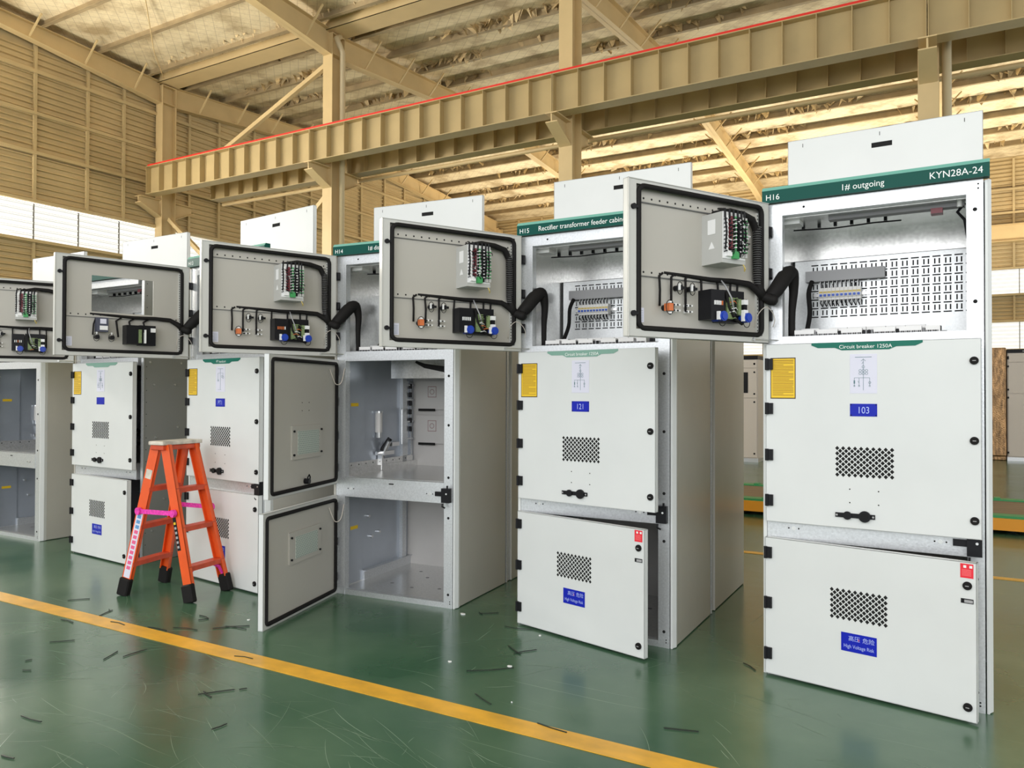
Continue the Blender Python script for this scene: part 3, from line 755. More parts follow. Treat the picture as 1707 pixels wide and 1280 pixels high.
    if kind == 'cut':
        b = MB(); b.box(.590, .665, yp, yp + .06, 1.872, 1.975, 0); b.box(.605, .645, yp + .06, yp + .064, 1.93, 1.965, 1); b.box(.595, .648, yp + .06, yp + .066, 1.885, 1.915, 2)
        b.build('transducer', [mat_module, PAPER, WHITE], d)
        for u in (.655, .555):
            b = MB(); b.cyl((u, yp, 1.835), (u, yp + .04, 1.835), .015, 14, 0)
            b.tube([(u + .008 + .020 * cos(t), yp + .04, 1.832 + .028 * sin(t)) for t in [2 * pi * q / 12 for q in range(12)]], .002, 5, 0, True); b.box(u + .005, u + .012, yp + .04, yp + .05, 1.855, 1.87, 1)
            b.build('pilot_lamp', [BLACK, WHITE], d)
    else:
        for u in (.405, .238):
            b = MB(); b.cyl((u, yp + .04, 1.808), (u, yp + .11, 1.808), .024, 16, 0); b.cyl((u, yp + .11, 1.808), (u, yp + .115, 1.808), .018, 12, 0)
            b.tube([(u + .004 + .022 * cos(t), yp + .10, 1.782 + .022 * sin(t)) for t in [2 * pi * q / 12 for q in range(12)]], .002, 5, 1, True)
            b.box(u + .020, u + .032, yp + .09, yp + .105, 1.79, 1.83, 2)
            b.build('rotary_switch', [BLUE_SW, BLACK, WHITE], d)
    # earth lead looping to the post and stay rod
    b = MB(); b.tube(spl([(.085, yp + .01, 1.775), (.09, yp + .04, 1.84), (.06, yp + .06, 1.875), (.02, yp + .06, 1.86), (-.01, .03, 1.82), (-.02, .01, 1.78)]), .0020, 6); b.build('earth_wire', PINKC, d, smooth=True)
    b = MB(); b.tube([(.12, .004, 1.712), (0, .01, 1.712), (-.12, .03, 1.712)], .003, 6); b.cyl((.12, -.005, 1.712), (.12, .012, 1.712), .008, 8); b.build('stay_rod', STEEL, d)
    return d
mat_relay = mat('relay_case', (.50, .50, .48), .4)
mat_module = mat('module_case', (.06, .065, .10), .4)
BLUE_SW = mat('blue_switch', (.01, .05, .42), .4)

def cabinet(o):
    x, y, rz = o['pos']; root = tag(empty('switchgear_cabinet', (x, y, 0), rz), o['label'], 'switchgear cabinet', 'row of switchgear cabinets')
    D = 1.72; openc = not o.get('doors', True)
    # frame
    b = MB()
    b.box(.020, .095, 0, .05, 0, 2.415); b.box(.908 if not o.get('bare') else .955, .975, 0, .05, 0, 2.415)
    b.box(.020, .060, D - .05, D, 0, 2.40); b.box(.94, .975, D - .05, D, 0, 2.40)
    b.box(.020, .060, .80, .86, 0, 2.40); b.box(.94, .975, .80, .86, 0, 2.40)
    b.box(.095, .908, .002, .045, 0, .036); b.box(.095, .908, -.004, .045, .697, .834); b.box(.095, .908, .002, .045, 1.662, 1.730); b.box(.095, .908, -.002, .045, 2.352, 2.415)
    b.box(.020, .095, -.002, 0, .697, .834); b.box(.020, .95, D - .04, D, 0, .05); b.box(.020, .05, .05, D, 0, .04); b.box(.945, .975, .05, D, 0, .04)
    for z in (1.86, 2.28, 1.55, 1.22, .87, .60, .09): b.cyl((.942, -.001, z), (.942, .001, z), .009, 10, 1)
    for z in (.03, .045, 2.375, 2.395): b.cyl((.955, -.001, z), (.955, .001, z), .004, 8, 1)
    b.cyl((.20, -.003, 2.385), (.20, -.001, 2.385), .006, 8, 1)
    for cx in (.15, .80): 
        b.cyl((cx, -.006, .755), (cx, -.003, .755), .010, 12, 2)
        for s in (-1, 1): b.cyl((cx + s * .024, -.006, .755), (cx + s * .024, -.003, .755), .004, 8, 1)
    b.box(.47, .51, -.0055, -.003, .800, .808, 1)
    b.build('frame', [GALV, HOLE, STEEL], root)
    # sides
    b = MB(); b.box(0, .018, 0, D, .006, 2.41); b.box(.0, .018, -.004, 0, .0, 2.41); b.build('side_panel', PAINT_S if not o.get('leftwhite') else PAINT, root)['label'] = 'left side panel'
    if o.get('bare'):
        b = MB(); b.box(.976, .984, .0, D, .004, 2.41, 0)
        b.box(.976, .990, -.003, .004, 0, 2.41, 1)
        for yy, z in ((.06, 1.69), (.10, 1.50), (.36, 1.69), (.30, 1.50), (.12, 1.05), (.30, .98), (.33, 1.13), (.14, .62), (.20, .52), (.26, .60), (.10, .92), (.22, .35), (.09, .26), (.35, .75), (.45, 1.6)):
            b.cyl((.984, yy, z), (.990, yy, z), .009, 10, 2)
        for k in range(24): b.cyl((.984, .03, .15 + k * .1), (.9845, .03, .15 + k * .1), .004, 6, 3)
        b.build('side_panel', [DARKSIDE, GALV, STEEL, HOLE], root)['label'] = 'bare dark grey right side sheet with bolts'
    else:
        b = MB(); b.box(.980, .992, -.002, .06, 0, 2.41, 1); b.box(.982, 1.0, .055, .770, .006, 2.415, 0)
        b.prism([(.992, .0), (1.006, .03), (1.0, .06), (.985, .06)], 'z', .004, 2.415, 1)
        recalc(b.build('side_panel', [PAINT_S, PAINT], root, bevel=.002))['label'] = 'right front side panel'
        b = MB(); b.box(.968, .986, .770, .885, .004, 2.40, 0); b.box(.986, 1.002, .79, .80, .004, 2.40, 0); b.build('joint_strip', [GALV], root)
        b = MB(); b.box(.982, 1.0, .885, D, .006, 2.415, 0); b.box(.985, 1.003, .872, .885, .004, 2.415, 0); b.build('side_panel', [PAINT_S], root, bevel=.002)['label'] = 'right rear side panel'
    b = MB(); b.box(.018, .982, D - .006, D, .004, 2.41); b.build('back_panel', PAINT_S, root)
    b = MB(); b.box(.0, 1.0, .05, D, 2.41, 2.42); b.build('top_panel', GALV, root)
    # top cover plate with hand slot standing upright
    b = MB(); px0, px1 = o.get('plate', (.035, .975)); py = .42; pz0, pz1 = 2.42, 2.862
    c0, c1, s0, s1 = px0 + .43, px0 + .53, 2.755, 2.782
    b.box(px0, c0, py, py + .003, pz0, pz1); b.box(c1, px1, py, py + .003, pz0, pz1); b.box(c0, c1, py, py + .003, pz0, s0); b.box(c0, c1, py, py + .003, s1, pz1)
    b.box(px0, px0 + .003, py, py + .03, pz0, pz1); b.box(px1 - .003, px1, py, py + .03, pz0, pz1); b.box(px0, px1, py, py + .03, pz1 - .003, pz1)
    b.box(c0, c1, py + .003, py + .03, s0 - .002, s1 + .002, 1)
    for u in (.08, .47, .86): b.box(px0 + u - .0015, px0 + u + .0015, py - .0006, py, pz1 - .045, pz1 - .025, 1)
    b.build('top_cover', [PAINT, HOLE], root)
    # header sign
    b = MB(); b.prism([(-.030, 2.418), (-.030, 2.482), (-.018, 2.500), (.02, 2.500), (.02, 2.418)], 'x', 0, 1.0, 0)
    b.poly([(0, -.0302, 2.482), (1.0, -.0302, 2.482), (1.0, -.0178, 2.5004), (0, -.0178, 2.5004)], 2)
    if o.get('name'): b.text(o['name'], .041, .018, -.0308, 2.432, 1)
    if o.get('desc'): b.text(o['desc'], .043, o.get('desc_x', .44), -.0308, 2.436, 1, o.get('desc_align', 'CENTER'), .93)
    if o.get('model'): b.text(o['model'], .045, .975, -.0308, 2.436, 1, 'RIGHT', .95)
    b.build('header_sign', [SIGN, LETTER, SIGN_L], root)
    # instrument compartment
    b = MB(); yb = .55
    b.box(.030, .036, .05, yb, 1.72, 2.36, 0); b.box(.945, .951, .05, yb, 1.72, 2.36, 0); b.box(.03, .951, .05, yb, 2.345, 2.352, 0); b.box(.03, .951, .045, yb + .2, 1.706, 1.714, 0)
    b.hexa([(.036, yb, 2.20), (.945, yb, 2.20), (.945, yb + .004, 2.20), (.036, yb + .004, 2.20), (.036, yb, 2.345), (.945, yb, 2.345), (.945, yb + .004, 2.345), (.036, yb + .004, 2.345)], 1)
    b.box(.30, .90, .10, .16, 2.325, 2.345, 2)
    for k in range(6): b.box(.14 + k * .08, .155 + k * .08, .26, .28, 2.325, 2.345, 3)
    b.tube([(.10, .25, 2.32), (.3, .27, 2.315), (.5, .25, 2.318), (.62, .27, 2.32)], .004, 5, 3)
    b.build('instrument_compartment', [GALV_IN, GALV_IN, mat_grey2, BLACK], root)
    b = MB(); yb2 = yb - .012
    b.box(.05, .935, yb2, yb2 + .003, 1.765, 2.195, 0)
    for c in range(16):
        for r_ in range(7):
            u = .140 + c * .0505; z = 1.872 + r_ * .049
            if r_ < 6:
                for du in (.009, .030): b.box(u + du - .0034, u + du + .0034, yb2 - .0004, yb2, z + .010, z + .038, 1)
            b.box(u - .002, u + .036, yb2 - .0004, yb2, z - .0034, z + .0034, 1)
    for z in (2.10, 1.84): b.cyl((.92, yb2 - .008, z), (.92, yb2, z), .022, 14, 2)
    mb = b.build('mounting_board', [BOARD, SLOT, STEEL], root)
    b = MB(); b.box(.115, .520, yb2 - .05, yb2, 2.068, 2.128); b.build('wire_duct', GREY, mb)
    b = MB(); b.box(.15, .445, yb2 - .012, yb2, 1.985, 2.003); b.build('din_rail', STEEL, mb)
    bk = None
    for k in range(10):
        if bk is None:
            b = MB(); b.box(0, .0205, yb2 - .058, yb2 - .010, 1.960, 2.028, 0); b.box(.0, .0205, yb2 - .066, yb2 - .058, 1.975, 2.013, 0)
            b.box(.001, .0195, yb2 - .0665, yb2 - .066, 1.998, 2.008, 2); b.box(.004, .0165, yb2 - .074, yb2 - .066, 1.980, 1.992, 1)
            b.tube([(.010, yb2 - .05, 2.026), (.012, yb2 - .06, 2.045), (.008, yb2 - .04, 2.070)], .003, 5, 3); b.tube([(.006, yb2 - .05, 2.026), (.002, yb2 - .06, 2.045), (.006, yb2 - .04, 2.070)], .0022, 5, 4)
            b.tube([(.010, yb2 - .05, 1.961), (.006, yb2 - .06, 1.945), (.014, yb2 - .04, 1.925)], .003, 5, 3); b.tube([(.015, yb2 - .05, 1.961), (.017, yb2 - .055, 1.945), (.01, yb2 - .03, 1.928)], .0022, 5, 4)
            bk = b.build('circuit_breaker', [BRK, BRKB, BRKY, BLACK, WHITE], mb, (.190, 0, 0))
        else:
            c = bk.copy(); COL.objects.link(c); c.parent = mb; c.location = (.190 + .0215 * k, 0, 0)
    b = MB(); rg = random.Random(3)
    for row, (yy, zz) in enumerate(((.13, 1.712), (.25, 1.728))):
        b.box(.11, .82, yy - .03, yy + .03, 1.714, zz + .022, 1)
        u = .12
        while u < .80:
            L = rg.choice([.012, .014, .10]) if row == 0 else rg.choice([.012, .09])
            L = min(L, .80 - u)
            b.box(u, u + L - .003, yy - .022, yy + .022, 1.714, zz + (.046 if L < .05 else .056), 0 if L > .05 else rg.choice([2, 2, 3]))
            if L > .05:
                for k in range(int(L / .008)): b.box(u + .001 + k * .008, u + .006 + k * .008, yy - .026, yy - .020, 1.716, zz + .034, (k % 3) and 3 or 2)
            u += L
    b.build('terminal_strip', [WHITE, GREY, mat_grey2, BLACK], root)
    b = MB(); b.box(.07, .16, .10, .2, 2.325, 2.345, 0); b.build('compartment_lamp', WHITE, root)
    b = MB(); b.box(.76, .81, .09, .15, 2.30, 2.325, 0); b.tube([(.90, .12, 2.34), (.87, .12, 2.30), (.90, .12, 2.26), (.915, .14, 2.15)], .008, 6, 1)
    b.cyl((.88, .10, 2.32), (.88, .10, 2.345), .012, 10, 2)
    b.build('door_switch', [REDDK, BLACK, WHITE], root)
    # lower compartments
    b = MB()
    b.box(.026, .032, .05, 1.0, .836, 1.69, 0); b.box(.945, .951, .05, 1.0, .836, 1.69, 0); b.box(.03, .95, .05, 1.05, .826, .836, 1)
    b.box(.03, .95, 1.0, 1.006, .836, 1.69, 2)
    b.box(.032, .046, .05, .30, .836, 1.685, 0)
    b.box(.20, .945, .42, .44, 1.545, 1.69, 1)
    b.box(.032, .075, .05, 1.0, .836, .880, 1); b.box(.032, .060, .05, .95, .880, .925, 1)
    for k in range(9): b.cyl((.061, .12 + k * .09, .905), (.060, .12 + k * .09, .905), .005, 8, 3)
    for yy, z in ((.10, 1.59), (.10, .97), (.09, 1.40)): b.cyl((.046, yy, z), (.054, yy, z), .010, 10, 4)
    b.box(.046, .047, .13, .22, 1.335, 1.36, 5)
    b.tube([(.50, .30, 1.66), (.60, .25, 1.63), (.80, .22, 1.60), (.93, .22, 1.60)], [.01, .016, .022, .022], 8, 3)
    b.build('breaker_compartment', [LINER, GALV_IN, PARTN, HOLE, STEEL, YELLOW], root)
    # shutters on the back partition
    for z0, z1 in ((1.30, 1.535), (1.02, 1.25)):
        b = MB(); b.box(.075, .90, .975, .985, z0, z1, 0); b.box(.10, .26, .972, .975, z0 - .014, z0 + .006, 1)
        b.box(.19, .27, .9745, .975, z0 + .10, z0 + .19, 2); b.box(.194, .266, .974, .9745, z0 + .104, z0 + .186, 0)
        b.tube([(.230 + .020 * cos(t), .9735, z0 + .145 + .020 * sin(t)) for t in [2 * pi * q / 12 for q in range(12)]], .0018, 4, 2, True)
        b.build('shutter', [PARTN, HOLE, mat_pr], root)
    b = MB(); b.box(.034, .044, .88, .90, .86, 1.53, 0); b.box(.034, .050, .94, .96, .86, 1.53, 0)
    for z in (1.50, 1.38, 1.20, 1.06): b.box(.034, .060, .86, .97, z - .006, z + .006, 0)
    for k in range(6): b.cyl((.056, .92, 1.12 + k * .07), (.056, .92, 1.16 + k * .07), .012, 8, 1)
    b.tube([(.05, .84, 1.50), (.05, .84, 1.38), (.05, .80, 1.30), (.05, .80, 1.02)], .008, 6, 0)
    b.build('shutter_linkage', [GALV, BLACK], root)
    b = MB(); b.cyl((.055, .47, 1.13), (.055, .47, 1.28), .028, 14, 0); b.cyl((.055, .47, 1.28), (.055, .47, 1.295), .030, 14, 1); b.cyl((.055, .47, 1.09), (.055, .47, 1.13), .02, 12, 1)
    b.cyl((.055, .44, .97), (.055, .60, .97), .014, 10, 1); b.cyl((.06, .52, .95), (.12, .52, 1.06), .016, 10, 1); b.tube([(.06, .50, .93), (.06, .52, 1.0), (.10, .56, 1.08)], .02, 8, 2); b.box(.04, .12, .56, .66, 1.02, 1.05, 1); b.box(.04, .10, .48, .62, .955, .985, 1); b.box(.04, .08, .48, .50, .84, .96, 1)
    b.build('interlock_mechanism', [PARTN, STEEL, BLACK], root)
    b = MB()
    b.box(.026, .032, .05, .92, .04, .695, 0); b.box(.945, .951, .05, .92, .04, .695, 0); b.box(.03, .95, .045, .93, .022, .034, 1); b.box(.03, .95, .92, .926, .034, .695, 2)
    b.box(.032, .046, .05, .28, .034, .690, 0); b.box(.032, .065, .28, .92, .034, .10, 3); b.box(.032, .08, .28, .92, .10, .106, 3)
    for yy, z in ((.09, .60), (.09, .18), (.36, .50), (.40, .34), (.50, .36), (.85, .42)): b.cyl((.032, yy, z), (.052, yy, z), .011, 10, 4)
    b.box(.046, .047, .13, .22, .43, .455, 5)
    for (u, yy) in ((.3, .3), (.5, .25), (.7, .3), (.45, .55), (.65, .6), (.30, .7), (.8, .5)): b.cyl((u, yy, .034), (u, yy, .0345), .014, 12, 6)
    b.box(.20, .93, .915, .920, .545, .552, 7)
    for k in range(5):
        for z in (.60, .63): b.cyl((.14 + k * .14, .915, z), (.14 + k * .14, .92, z), .008, 8, 7)
    b.build('cable_compartment', [LINER, GALV_IN, PARTN, GALV, STEEL, YELLOW, mat_grey2, HOLE], root)
    # latch block at the middle rail
    if o.get('latch', True):
        b = MB(); b.box(.905, .965, -.035, 0, .705, .800); b.box(.85, .91, -.022, -.006, .745, .775); b.tube([(.915, -.03, .70), (.915, -.035, .68), (.935, -.035, .672)], .006, 6); b.tube([(.95, -.03, .80), (.95, -.03, .82)], .006, 6)
        b.cyl((.945, -.038, .765), (.945, -.034, .765), .006, 12, 1)
        b.build('door_latch', [BLACK, STEEL], root)
    # doors
    if o.get('in_ang'): instrument_door(root, o)
    if o.get('mode') == 'closed': upper_door(root, o); lower_door(root, o)
    elif o.get('mode') == 'open':
        inner_compartment_door(root, .030, .905, .785, 1.672, 79, 'circuit_breaker_door', 1.005, 1.222, (1.59, 1.37, 1.13, .90))
        inner_compartment_door(root, .030, .925, .0, .702, 80.2, 'cable_compartment_door', .335, .540, (.62, .37, .12))
        for zz in (1.60, .63):
            b = MB(); a = radians(79); q = [(.030 + .13 * cos(a), -.13 * sin(a) , zz), (.030 + .10 * cos(a) + .02, -.11, zz - .06), (.07, -.075, zz - .105), (.085, -.035, zz - .09), (.090, -.006, zz + .01)]
            b.tube(spl(q), .0035, 6); b.build('earth_wire', PINKC, root, smooth=True)
    # cable sleeve between door and compartment
    if o.get('in_ang'):
        a = radians(o['in_ang']); hx, hy = .035, -.035
        def dp(u, h): return (hx + u * cos(a) + h * sin(a), hy - u * sin(a) + h * cos(a))
        p0 = dp(.055, .01); p1 = dp(.02, .05)
        b = MB()
        path = [(p0[0], p0[1], 1.93), (p1[0], p1[1], 1.91), (.045, -.06, 1.925), (.075, -.03, 1.975), (.105, .03, 2.045), (.125, .07, 2.06), (.130, .10, 1.99), (.120, .11, 1.87), (.115, .12, 1.74)]
        b.tube(spl(path), splr([.022, .026, .033, .040, .043, .036, .024, .018, .016]), 10)
        if o.get('in_kind') != 'cut' : b.tube(spl([(.155, .30, 1.76), (.155, .40, 1.88), (.14, .45, 2.0), (.15, .49, 2.07)]), .013, 8)
        b.build('cable_sleeve', RUBBER, root, smooth=True)
    return root
mat_grey2 = mat('mid_grey', (.20, .20, .21), .5)
mat_pr = mat('diagram_print', (.30, .12, .12), .6)

CABS = [
 dict(id='sixteen', pos=(0, 0, -.034), label='rightmost switchgear cabinet with green header H16, 1# outgoing, its lower doors nearly shut', name='H16', desc='1# outgoing', desc_x=.475, model='KYN28A-24',
      number='103', title='Circuit breaker 1250A', up_ang=.5, lo_ang=8.7, in_ang=117.1, mode='closed', leftwhite=True),
 dict(id='fifteen', pos=(-1.510, .096, .005), label='switchgear cabinet with green header H15 reading Rectifier transformer feeder cabinet', name='H15', desc='Rectifier transformer feeder cabinet', desc_x=.150, desc_align='LEFT',
      number='121', title='Circuit breaker 1250A', strip=None, up_ang=8.5, lo_ang=14.5, in_ang=118, mode='closed', leftwhite=True),
 dict(id='fourteen', pos=(-3.008, .056, .085), label='switchgear cabinet with green header H14, both lower doors wide open and compartments empty', name='H14', desc='1# distribution', desc_x=.30, desc_align='LEFT',
      in_ang=117.5, mode='open'),
 dict(id='thirteen', pos=(-4.370, -.116, -.121), label='closed switchgear cabinet H13 with blue plate PT1 behind the orange ladder', name='H13',
      number='PT1', title='PT handcart', up_ang=.2, lo_ang=.2, in_ang=98.6, in_kind='cut', mode='closed', diagram='pt', red=False, leftwhite=True),
 dict(id='twelve', pos=(-6.021, -.056, -.004), label='switchgear cabinet left of the ladder with a bare dark grey side sheet', name='H12', up_ang=2.7, lo_ang=5.0, in_ang=118,
      mode='closed', strip=STRIP_P, bare=True, red=False, latch=False, risk=True),
 dict(id='eleven', pos=(-7.732, .037, 0), label='leftmost switchgear cabinet cut by the picture edge, doorless with empty grey compartments', name=None, in_ang=None, mode=None, latch=False),
]
CABS[1]['strip'] = STRIP_P
for o in CABS: cabinet(o)

# ================================================================== STEP LADDER
lad = tag(empty('step_ladder', (-3.98, -.51, 0)), 'orange fibreglass double-sided step ladder with black rubber feet standing on the green floor', 'ladder')
LX, LY = -3.98, -.51
def L(x, y, z): return Vector((x - LX, y - LY, z))
rails = {'nl': (L(-4.24, -.75, 0), L(-4.02, -.66, 1.06)), 'nr': (L(-3.66, -.64, 0), L(-3.93, -.65, 1.06)),
         'fl': (L(-4.33, -.36, 0), L(-4.06, -.39, 1.06)), 'fr': (L(-3.71, -.29, 0), L(-3.97, -.38, 1.06))}
for k, (a, c) in rails.items():
    d = (c - a); p0 = a + d * .10
    b = MB(); other = rails[{'nl': 'fl', 'fl': 'nl', 'nr': 'fr', 'fr': 'nr'}[k]][0]
    inw = (other - a).normalized()
    # channel section: web outside, flanges pointing in
    b.beam(p0, c, .072, .010, inw); 
    sd = d.normalized().cross(inw).normalized()
    for s in (-1, 1): b.beam(p0 + sd * s * .032 + inw * .012, c + sd * s * .032 + inw * .012, .008, .030, inw)
    r_ = b.build('ladder_rail', ORG, lad); recalc(r_)
    b = MB(); b.beam(a + d * .0, a + d * .115, .088, .050, inw)
    f_ = b.build('rubber_foot', RUBBER, r_); f_.modifiers.new('b', 'BEVEL').width = .008
    if k == 'nl':
        b = MB(); o_ = -inw * .0055
        b.beam(a + d * .12 + o_, a + d * .555 + o_, .052, .002, inw, 0)
        for q in range(11):
            t0 = .175 + q * .034
            m_ = 1 if q < 8 else 2
            b.beam(a + d * t0 + o_ * 1.3, a + d * (t0 + .022) + o_ * 1.3, .030, .002, inw, m_)
        b.beam(a + d * .78 + o_, a + d * .84 + o_, .05, .002, inw, 3)
        b.build('rail_sticker', [PAPER, mat('sticker_pink', (.80, .12, .28), .5), mat('sticker_blue', (.12, .32, .62), .5), CAPM], r_)
    if k == 'nr':
        b = MB(); o_ = -inw * .0055 + sd * .018
        b.beam(a + d * .33 + o_, a + d * .54 + o_, .030, .002, inw, 0)
        for q in range(6): b.beam(a + d * (.345 + q * .03) + o_ * 1.08, a + d * (.36 + q * .03) + o_ * 1.08, .018, .002, inw, 1 if q < 5 else 2)
        b.build('rail_sticker', [BLACK, GREY, YELLOW], r_)
for a, c in (('nl', 'fl'), ('nr', 'fr')):
    for t in (.22, .47, .72):
        p = rails[a][0].lerp(rails[a][1], t); q = rails[c][0].lerp(rails[c][1], t)
        b = MB(); b.beam(p, q, .075, .010); b.beam(p + Vector((.033 * (1 if a == 'nl' else 1), 0, -.014)), q + Vector((.033, 0, -.014)), .006, .03)
        b.beam(p + Vector((-.033, 0, -.014)), q + Vector((-.033, 0, -.014)), .006, .03)
        b.build('ladder_tread', ORG_D, lad)
b = MB(); 
b.hexa([L(-4.045, -.70, 1.065), L(-3.90, -.69, 1.065), L(-3.93, -.34, 1.065), L(-4.11, -.35, 1.065), L(-4.045, -.70, 1.092), L(-3.90, -.69, 1.092), L(-3.93, -.34, 1.092), L(-4.11, -.35, 1.092)])
b.hexa([L(-4.035, -.69, 1.03), L(-3.91, -.68, 1.03), L(-3.94, -.35, 1.03), L(-4.10, -.36, 1.03), L(-4.035, -.69, 1.065), L(-3.91, -.68, 1.065), L(-3.94, -.35, 1.065), L(-4.10, -.36, 1.065)], 1)
b.build('top_cap', [CAPM, ORG_D], lad, bevel=.006)
for a, c in (('nl', 'nr'), ('fl', 'fr')):
    p = rails[a][0].lerp(rails[a][1], .565); q = rails[c][0].lerp(rails[c][1], .565); off = Vector((0, -.022 if a == 'nl' else .022, 0))
    b = MB(); b.beam(p + off, q + off, .006, .032, (0, 0, 1))
    for z in (p, q): b.cyl(z + off * 1.0 + Vector((0, -.012, 0)), z + off + Vector((0, .012, 0)), .026, 16)
    b.build('spreader_strap', PINK, lad)
# pink corner braces of the lowest right tread
p = rails['nr'][0].lerp(rails['nr'][1], .22); q = rails['fr'][0].lerp(rails['fr'][1], .22); a0 = rails['nr'][0].lerp(rails['nr'][1], .12); c0 = rails['fr'][0].lerp(rails['fr'][1], .12)
for (u, v, wv) in ((a0, p, q), (c0, q, p)):
    e = (wv - v).normalized(); b = MB()
    pts = [u + e * .012, u.lerp(v, .5) + e * .03, v + e * .08 - Vector((0, 0, .02)), v + e * .14 - Vector((0, 0, .008))]
    b.tube(pts, [.010, .013, .013, .010], 6); b.build('corner_brace', PINK, lad)

# ================================================================== FLOOR DEBRIS
def strip(pts, label, w_=.006, m_=TIE, name='cut_cable_tie'):
    b = MB(); P = [Vector((x, y, .0045)) for x, y in pts]
    if len(P) == 2:
        d = P[1] - P[0]; n = Vector((-d.y, d.x, 0)) * random.uniform(-.08, .08); P = [P[0], P[0].lerp(P[1], .5) + n, P[1]]
    for i in range(len(P) - 1): b.beam(P[i], P[i + 1], w_, .0035)
    tag(b.build(name, m_), label, 'cable tie', 'cut cable ties on the floor')
STR = [((-4.43, -1.03), (-4.34, -.93), 'lone straight dark cable tie offcut behind the yellow line, near the left ladder foot'),
 ((-3.89, -1.14), (-3.94, -1.02), 'dark cable tie offcut touching the yellow line in front of the ladder'),
 ((-3.98, -1.02), (-3.93, -1.04), 'short dark offcut beside the tie at the yellow line by the ladder'),
 ((-4.02, -1.31), (-3.89, -1.31), 'dark offcut just in front of the yellow line at far left'),
 ((-3.71, -1.18), (-3.57, -1.18), 'dark tie lying flat on the left part of the yellow line'),
 ((-3.41, -1.13), (-3.25, -1.12), 'curved dark tie crossing the upper edge of the yellow line'),
 ((-3.27, -1.06), (-3.10, -1.02), 'straight dark tie pointing away from the curved one at the yellow line'),
 ((-3.64, -1.59), (-3.55, -1.50), 'straight dark tie on the open green floor at the left, nearest the line'),
 ((-3.10, -1.61), (-3.16, -1.49), 'left one of a pair of thick dark offcuts in front of the line'),
 ((-3.05, -1.53), (-3.05, -1.39), 'right one of a pair of thick dark offcuts in front of the line'),
 ((-3.35, -.81), (-3.24, -.83), 'dark offcut right of the ladder in a small angled pair, upper piece'),
 ((-3.24, -.83), (-3.27, -.88), 'dark offcut right of the ladder in a small angled pair, lower piece'),
 ((-3.05, -.95), (-2.90, -.80), 'long thin tie of a crossed pair left of the open lower door'),
 ((-3.02, -.88), (-2.86, -.86), 'short thin tie of a crossed pair left of the open lower door'),
 ((-2.73, -2.22), (-2.59, -2.21), 'curved dark tie alone in the lower left corner of the floor'),
 ((-2.26, -1.67), (-2.16, -1.54), 'long tie of the crossed pair on the front floor'),
 ((-2.27, -1.63), (-2.18, -1.66), 'short tie of the crossed pair on the front floor'),
 ((-2.14, -1.53), (-2.12, -1.50), 'tiny curled offcut right of the crossed pair on the front floor'),
 ((-1.89, -1.89), (-1.88, -1.82), 'stubby dark offcut nearest the bottom edge of the picture'),
 ((-2.41, -2.46), (-2.34, -2.45), 'dark offcut at the very bottom left of the floor'),
 ((-2.54, -1.22), (-2.42, -1.20), 'small dark tie lying on the yellow line in front of the open door'),
 ((-3.44, -1.83), (-3.43, -1.80), 'tiny dark offcut at the left edge of the floor, upper of two'),
 ((-3.31, -1.91), (-3.27, -1.89), 'tiny dark offcut at the left edge of the floor, lower of two'),
 ((-1.82, .13), (-1.72, .21), 'dark tie lying between the open cabinet and the feeder cabinet'),
 ((-1.84, .16), (-1.79, .12), 'short offcut crossing the tie between the two cabinets'),
 ((-1.34, -.32), (-1.21, -.41), 'thick dark offcut of the bundle in front of the feeder cabinet'),
 ((-1.25, -.42), (-1.17, -.30), 'thin dark offcut of the bundle in front of the feeder cabinet'),
 ((-1.33, -.77), (-1.14, -.61), 'long dark tie with a white tip in front of the feeder cabinet'),
 ((-1.13, -1.00), (-1.00, -1.07), 'dark tie pointing at the yellow line in the middle of the floor'),
 ((-.72, -1.14), (-.57, -1.16), 'dark tie lying on the yellow line right of the centre'),
 ((-.23, -.91), (-.09, -.87), 'straight dark tie in front of the right cabinet, behind the line'),
 ((-1.54, -.02), (-1.36, .01), 'thin dark tie at the left foot of the feeder cabinet'),
 ((-.12, .07), (-.04, -.01), 'dark tie at the left foot of the right cabinet')]
for a, c, t in STR: strip((a, c), t, random.uniform(.004, .0075))
for (x, y, r_, t) in ((-1.91, .07, .02, 'white paper scrap beside the open cabinet right foot'), (-1.48, -.70, .012, 'small white scrap in the middle of the green floor'), (-1.27, -.07, .010, 'white crumb at the corner of the feeder cabinet'),
                      (-2.99, -.45, .012, 'white crumb on the floor right of the ladder foot'), (-3.0, -.72, .012, 'white crumb in front of the crossed ties right of the ladder'), (-.93, -1.0, .004, 'tiny pale speck near the line'), (-1.17, -.60, .014, 'white plastic tip beside the long tie')):
    b = MB(); n = 7; P = [(x + r_ * random.uniform(.6, 1.2) * cos(2 * pi * k / n), y + r_ * .7 * random.uniform(.6, 1.2) * sin(2 * pi * k / n)) for k in range(n)]
    b.prism(P, 'z', .0008, .006); tag(recalc(b.build('paper_scrap', WHITE)), t, 'scrap', 'white scraps on the floor')

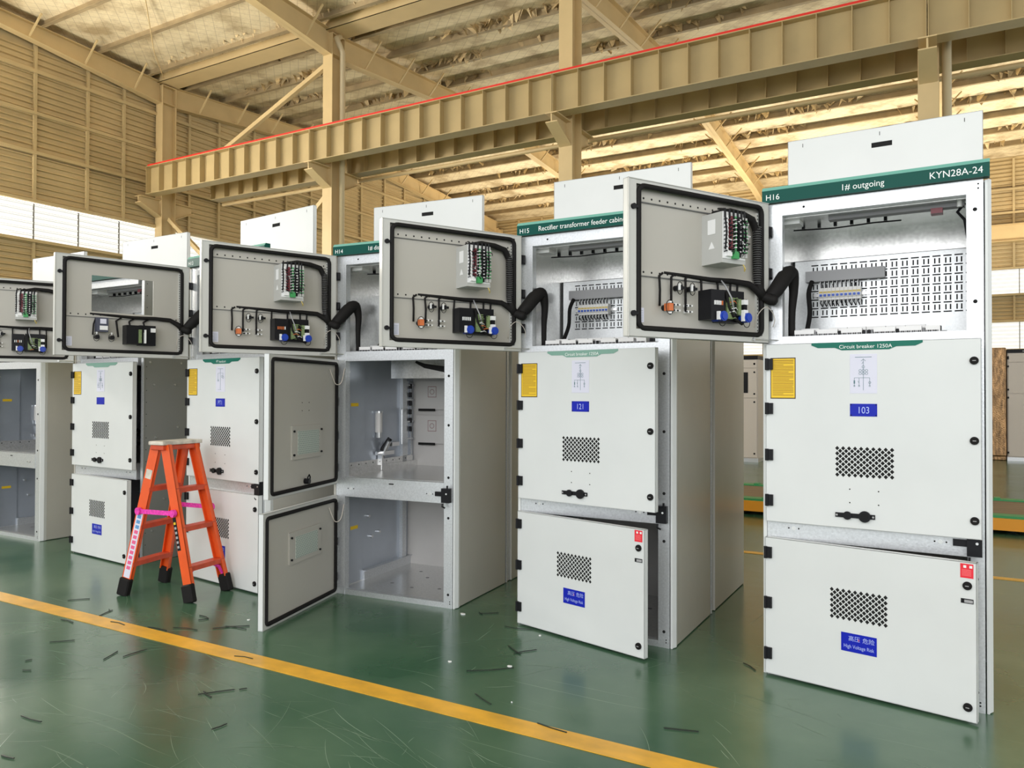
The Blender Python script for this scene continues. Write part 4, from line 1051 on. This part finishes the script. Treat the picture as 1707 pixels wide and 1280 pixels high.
# ================================================================== BACKGROUND
# low flat cart with green frame and orange side behind the row
cart = tag(empty('platform_cart', (0, 6.05, 0)), 'low flat cart with green frame, brown planks and orange side behind the cabinet row', 'cart')
x0, x1 = -4.2, 4.4
b = MB(); b.box(x0, x1, -.84, -.80, .045, .165); b.box(x0, x1, .80, .84, .045, .165); b.box(x0, x0 + .04, -.84, .84, .045, .165); b.box(x1 - .04, x1, -.84, .84, .045, .165); b.build('side_rail', ORF, cart)
b = MB(); b.box(x0, x1, -.80, -.62, .165, .19); b.box(x0, x1, .62, .80, .165, .19)
k = x0 + .3
while k < x1: b.box(k, k + .06, -.78, -.64, .19, .205); b.box(k + .3, k + .36, .64, .78, .19, .205); k += .7
b.build('green_frame', GREENF, cart)
b = MB(); b.box(x0, x1, -.62, .62, .15, .175); b.build('deck', PLANK, cart)
for xx in (x0 + .5, -1.3, 1.4, x1 - .5):
    for yy in (-.6, .6):
        b = MB(); b.cyl((xx, yy - .03, .07), (xx, yy + .03, .07), .07, 16); b.build('wheel', BLACK, cart)
def bgcab(x, y, w_, h, label, board=False):
    r = tag(empty('distribution_cabinet', (x, y, 0)), label, 'electrical cabinet', 'finished cabinets in the background')
    b = MB(); b.box(0, w_, 0, .8, .08, h - .08); b.box(.0, w_, -.01, .0, .08, .0801); b.build('body', PINKC, r)
    b = MB(); b.box(-.005, w_ + .005, .0, .8, 0, .08); b.build('plinth', GALV, r)
    b = MB(); b.box(0, w_, -.02, .8, h - .08, h, 0)
    for k in range(4): b.box(w_ * .5 - .12 + k * .05, w_ * .5 - .09 + k * .05, -.022, -.02, h - .055, h - .03, 1)
    b.build('header', [BLACK, GREY], r)
    for i, (za, zb) in enumerate(((.10, h * .60), (h * .605, h * .88), (h * .885, h - .09))):
        b = MB(); b.box(.02, w_ - .02, -.025, 0, za, zb, 0)
        for z in ((za + .08), (zb - .08)): b.box(.0, .03, -.035, -.02, z - .02, z + .02, 1); b.cyl((w_ - .07, -.03, z), (w_ - .07, -.025, z), .02, 10, 1)
        if i == 0:
            for q in (.38, .62):
                for rr_ in range(5):
                    for c_ in range(6): zz = za + (zb - za) * q + rr_ * .03; xx = w_ * .40 + c_ * .03; b.box(xx, xx + .012, -.026, -.025, zz, zz + .012, 2)
        if i == 1: b.box(w_ * .45, w_ * .75, -.03, -.025, za + .1, zb - .08, 1)
        d = b.build('door', [PINKC, BLACK, GREY], r)
    return r
bgcab(-3.45, 12.4, .80, 2.24, 'beige cabinet with black header far behind, seen between the two right cabinets')
bgcab(1.93, 15.7, .80, 2.42, 'beige cabinet with black fittings at the right edge, beside the film-wrapped board')
bgcab(2.75, 15.7, .80, 2.42, 'beige cabinet far behind at the extreme right edge of the picture')
b = MB()
b.box(1.45, 1.91, 15.65, 16.4, .10, 2.46); b.box(1.45, 1.91, 15.7, 16.4, 0, .10)
tag(b.build('wrapped_crate', CARD, bevel=.02), 'tall crate of brown board wrapped in shiny film at the right edge', 'crate')
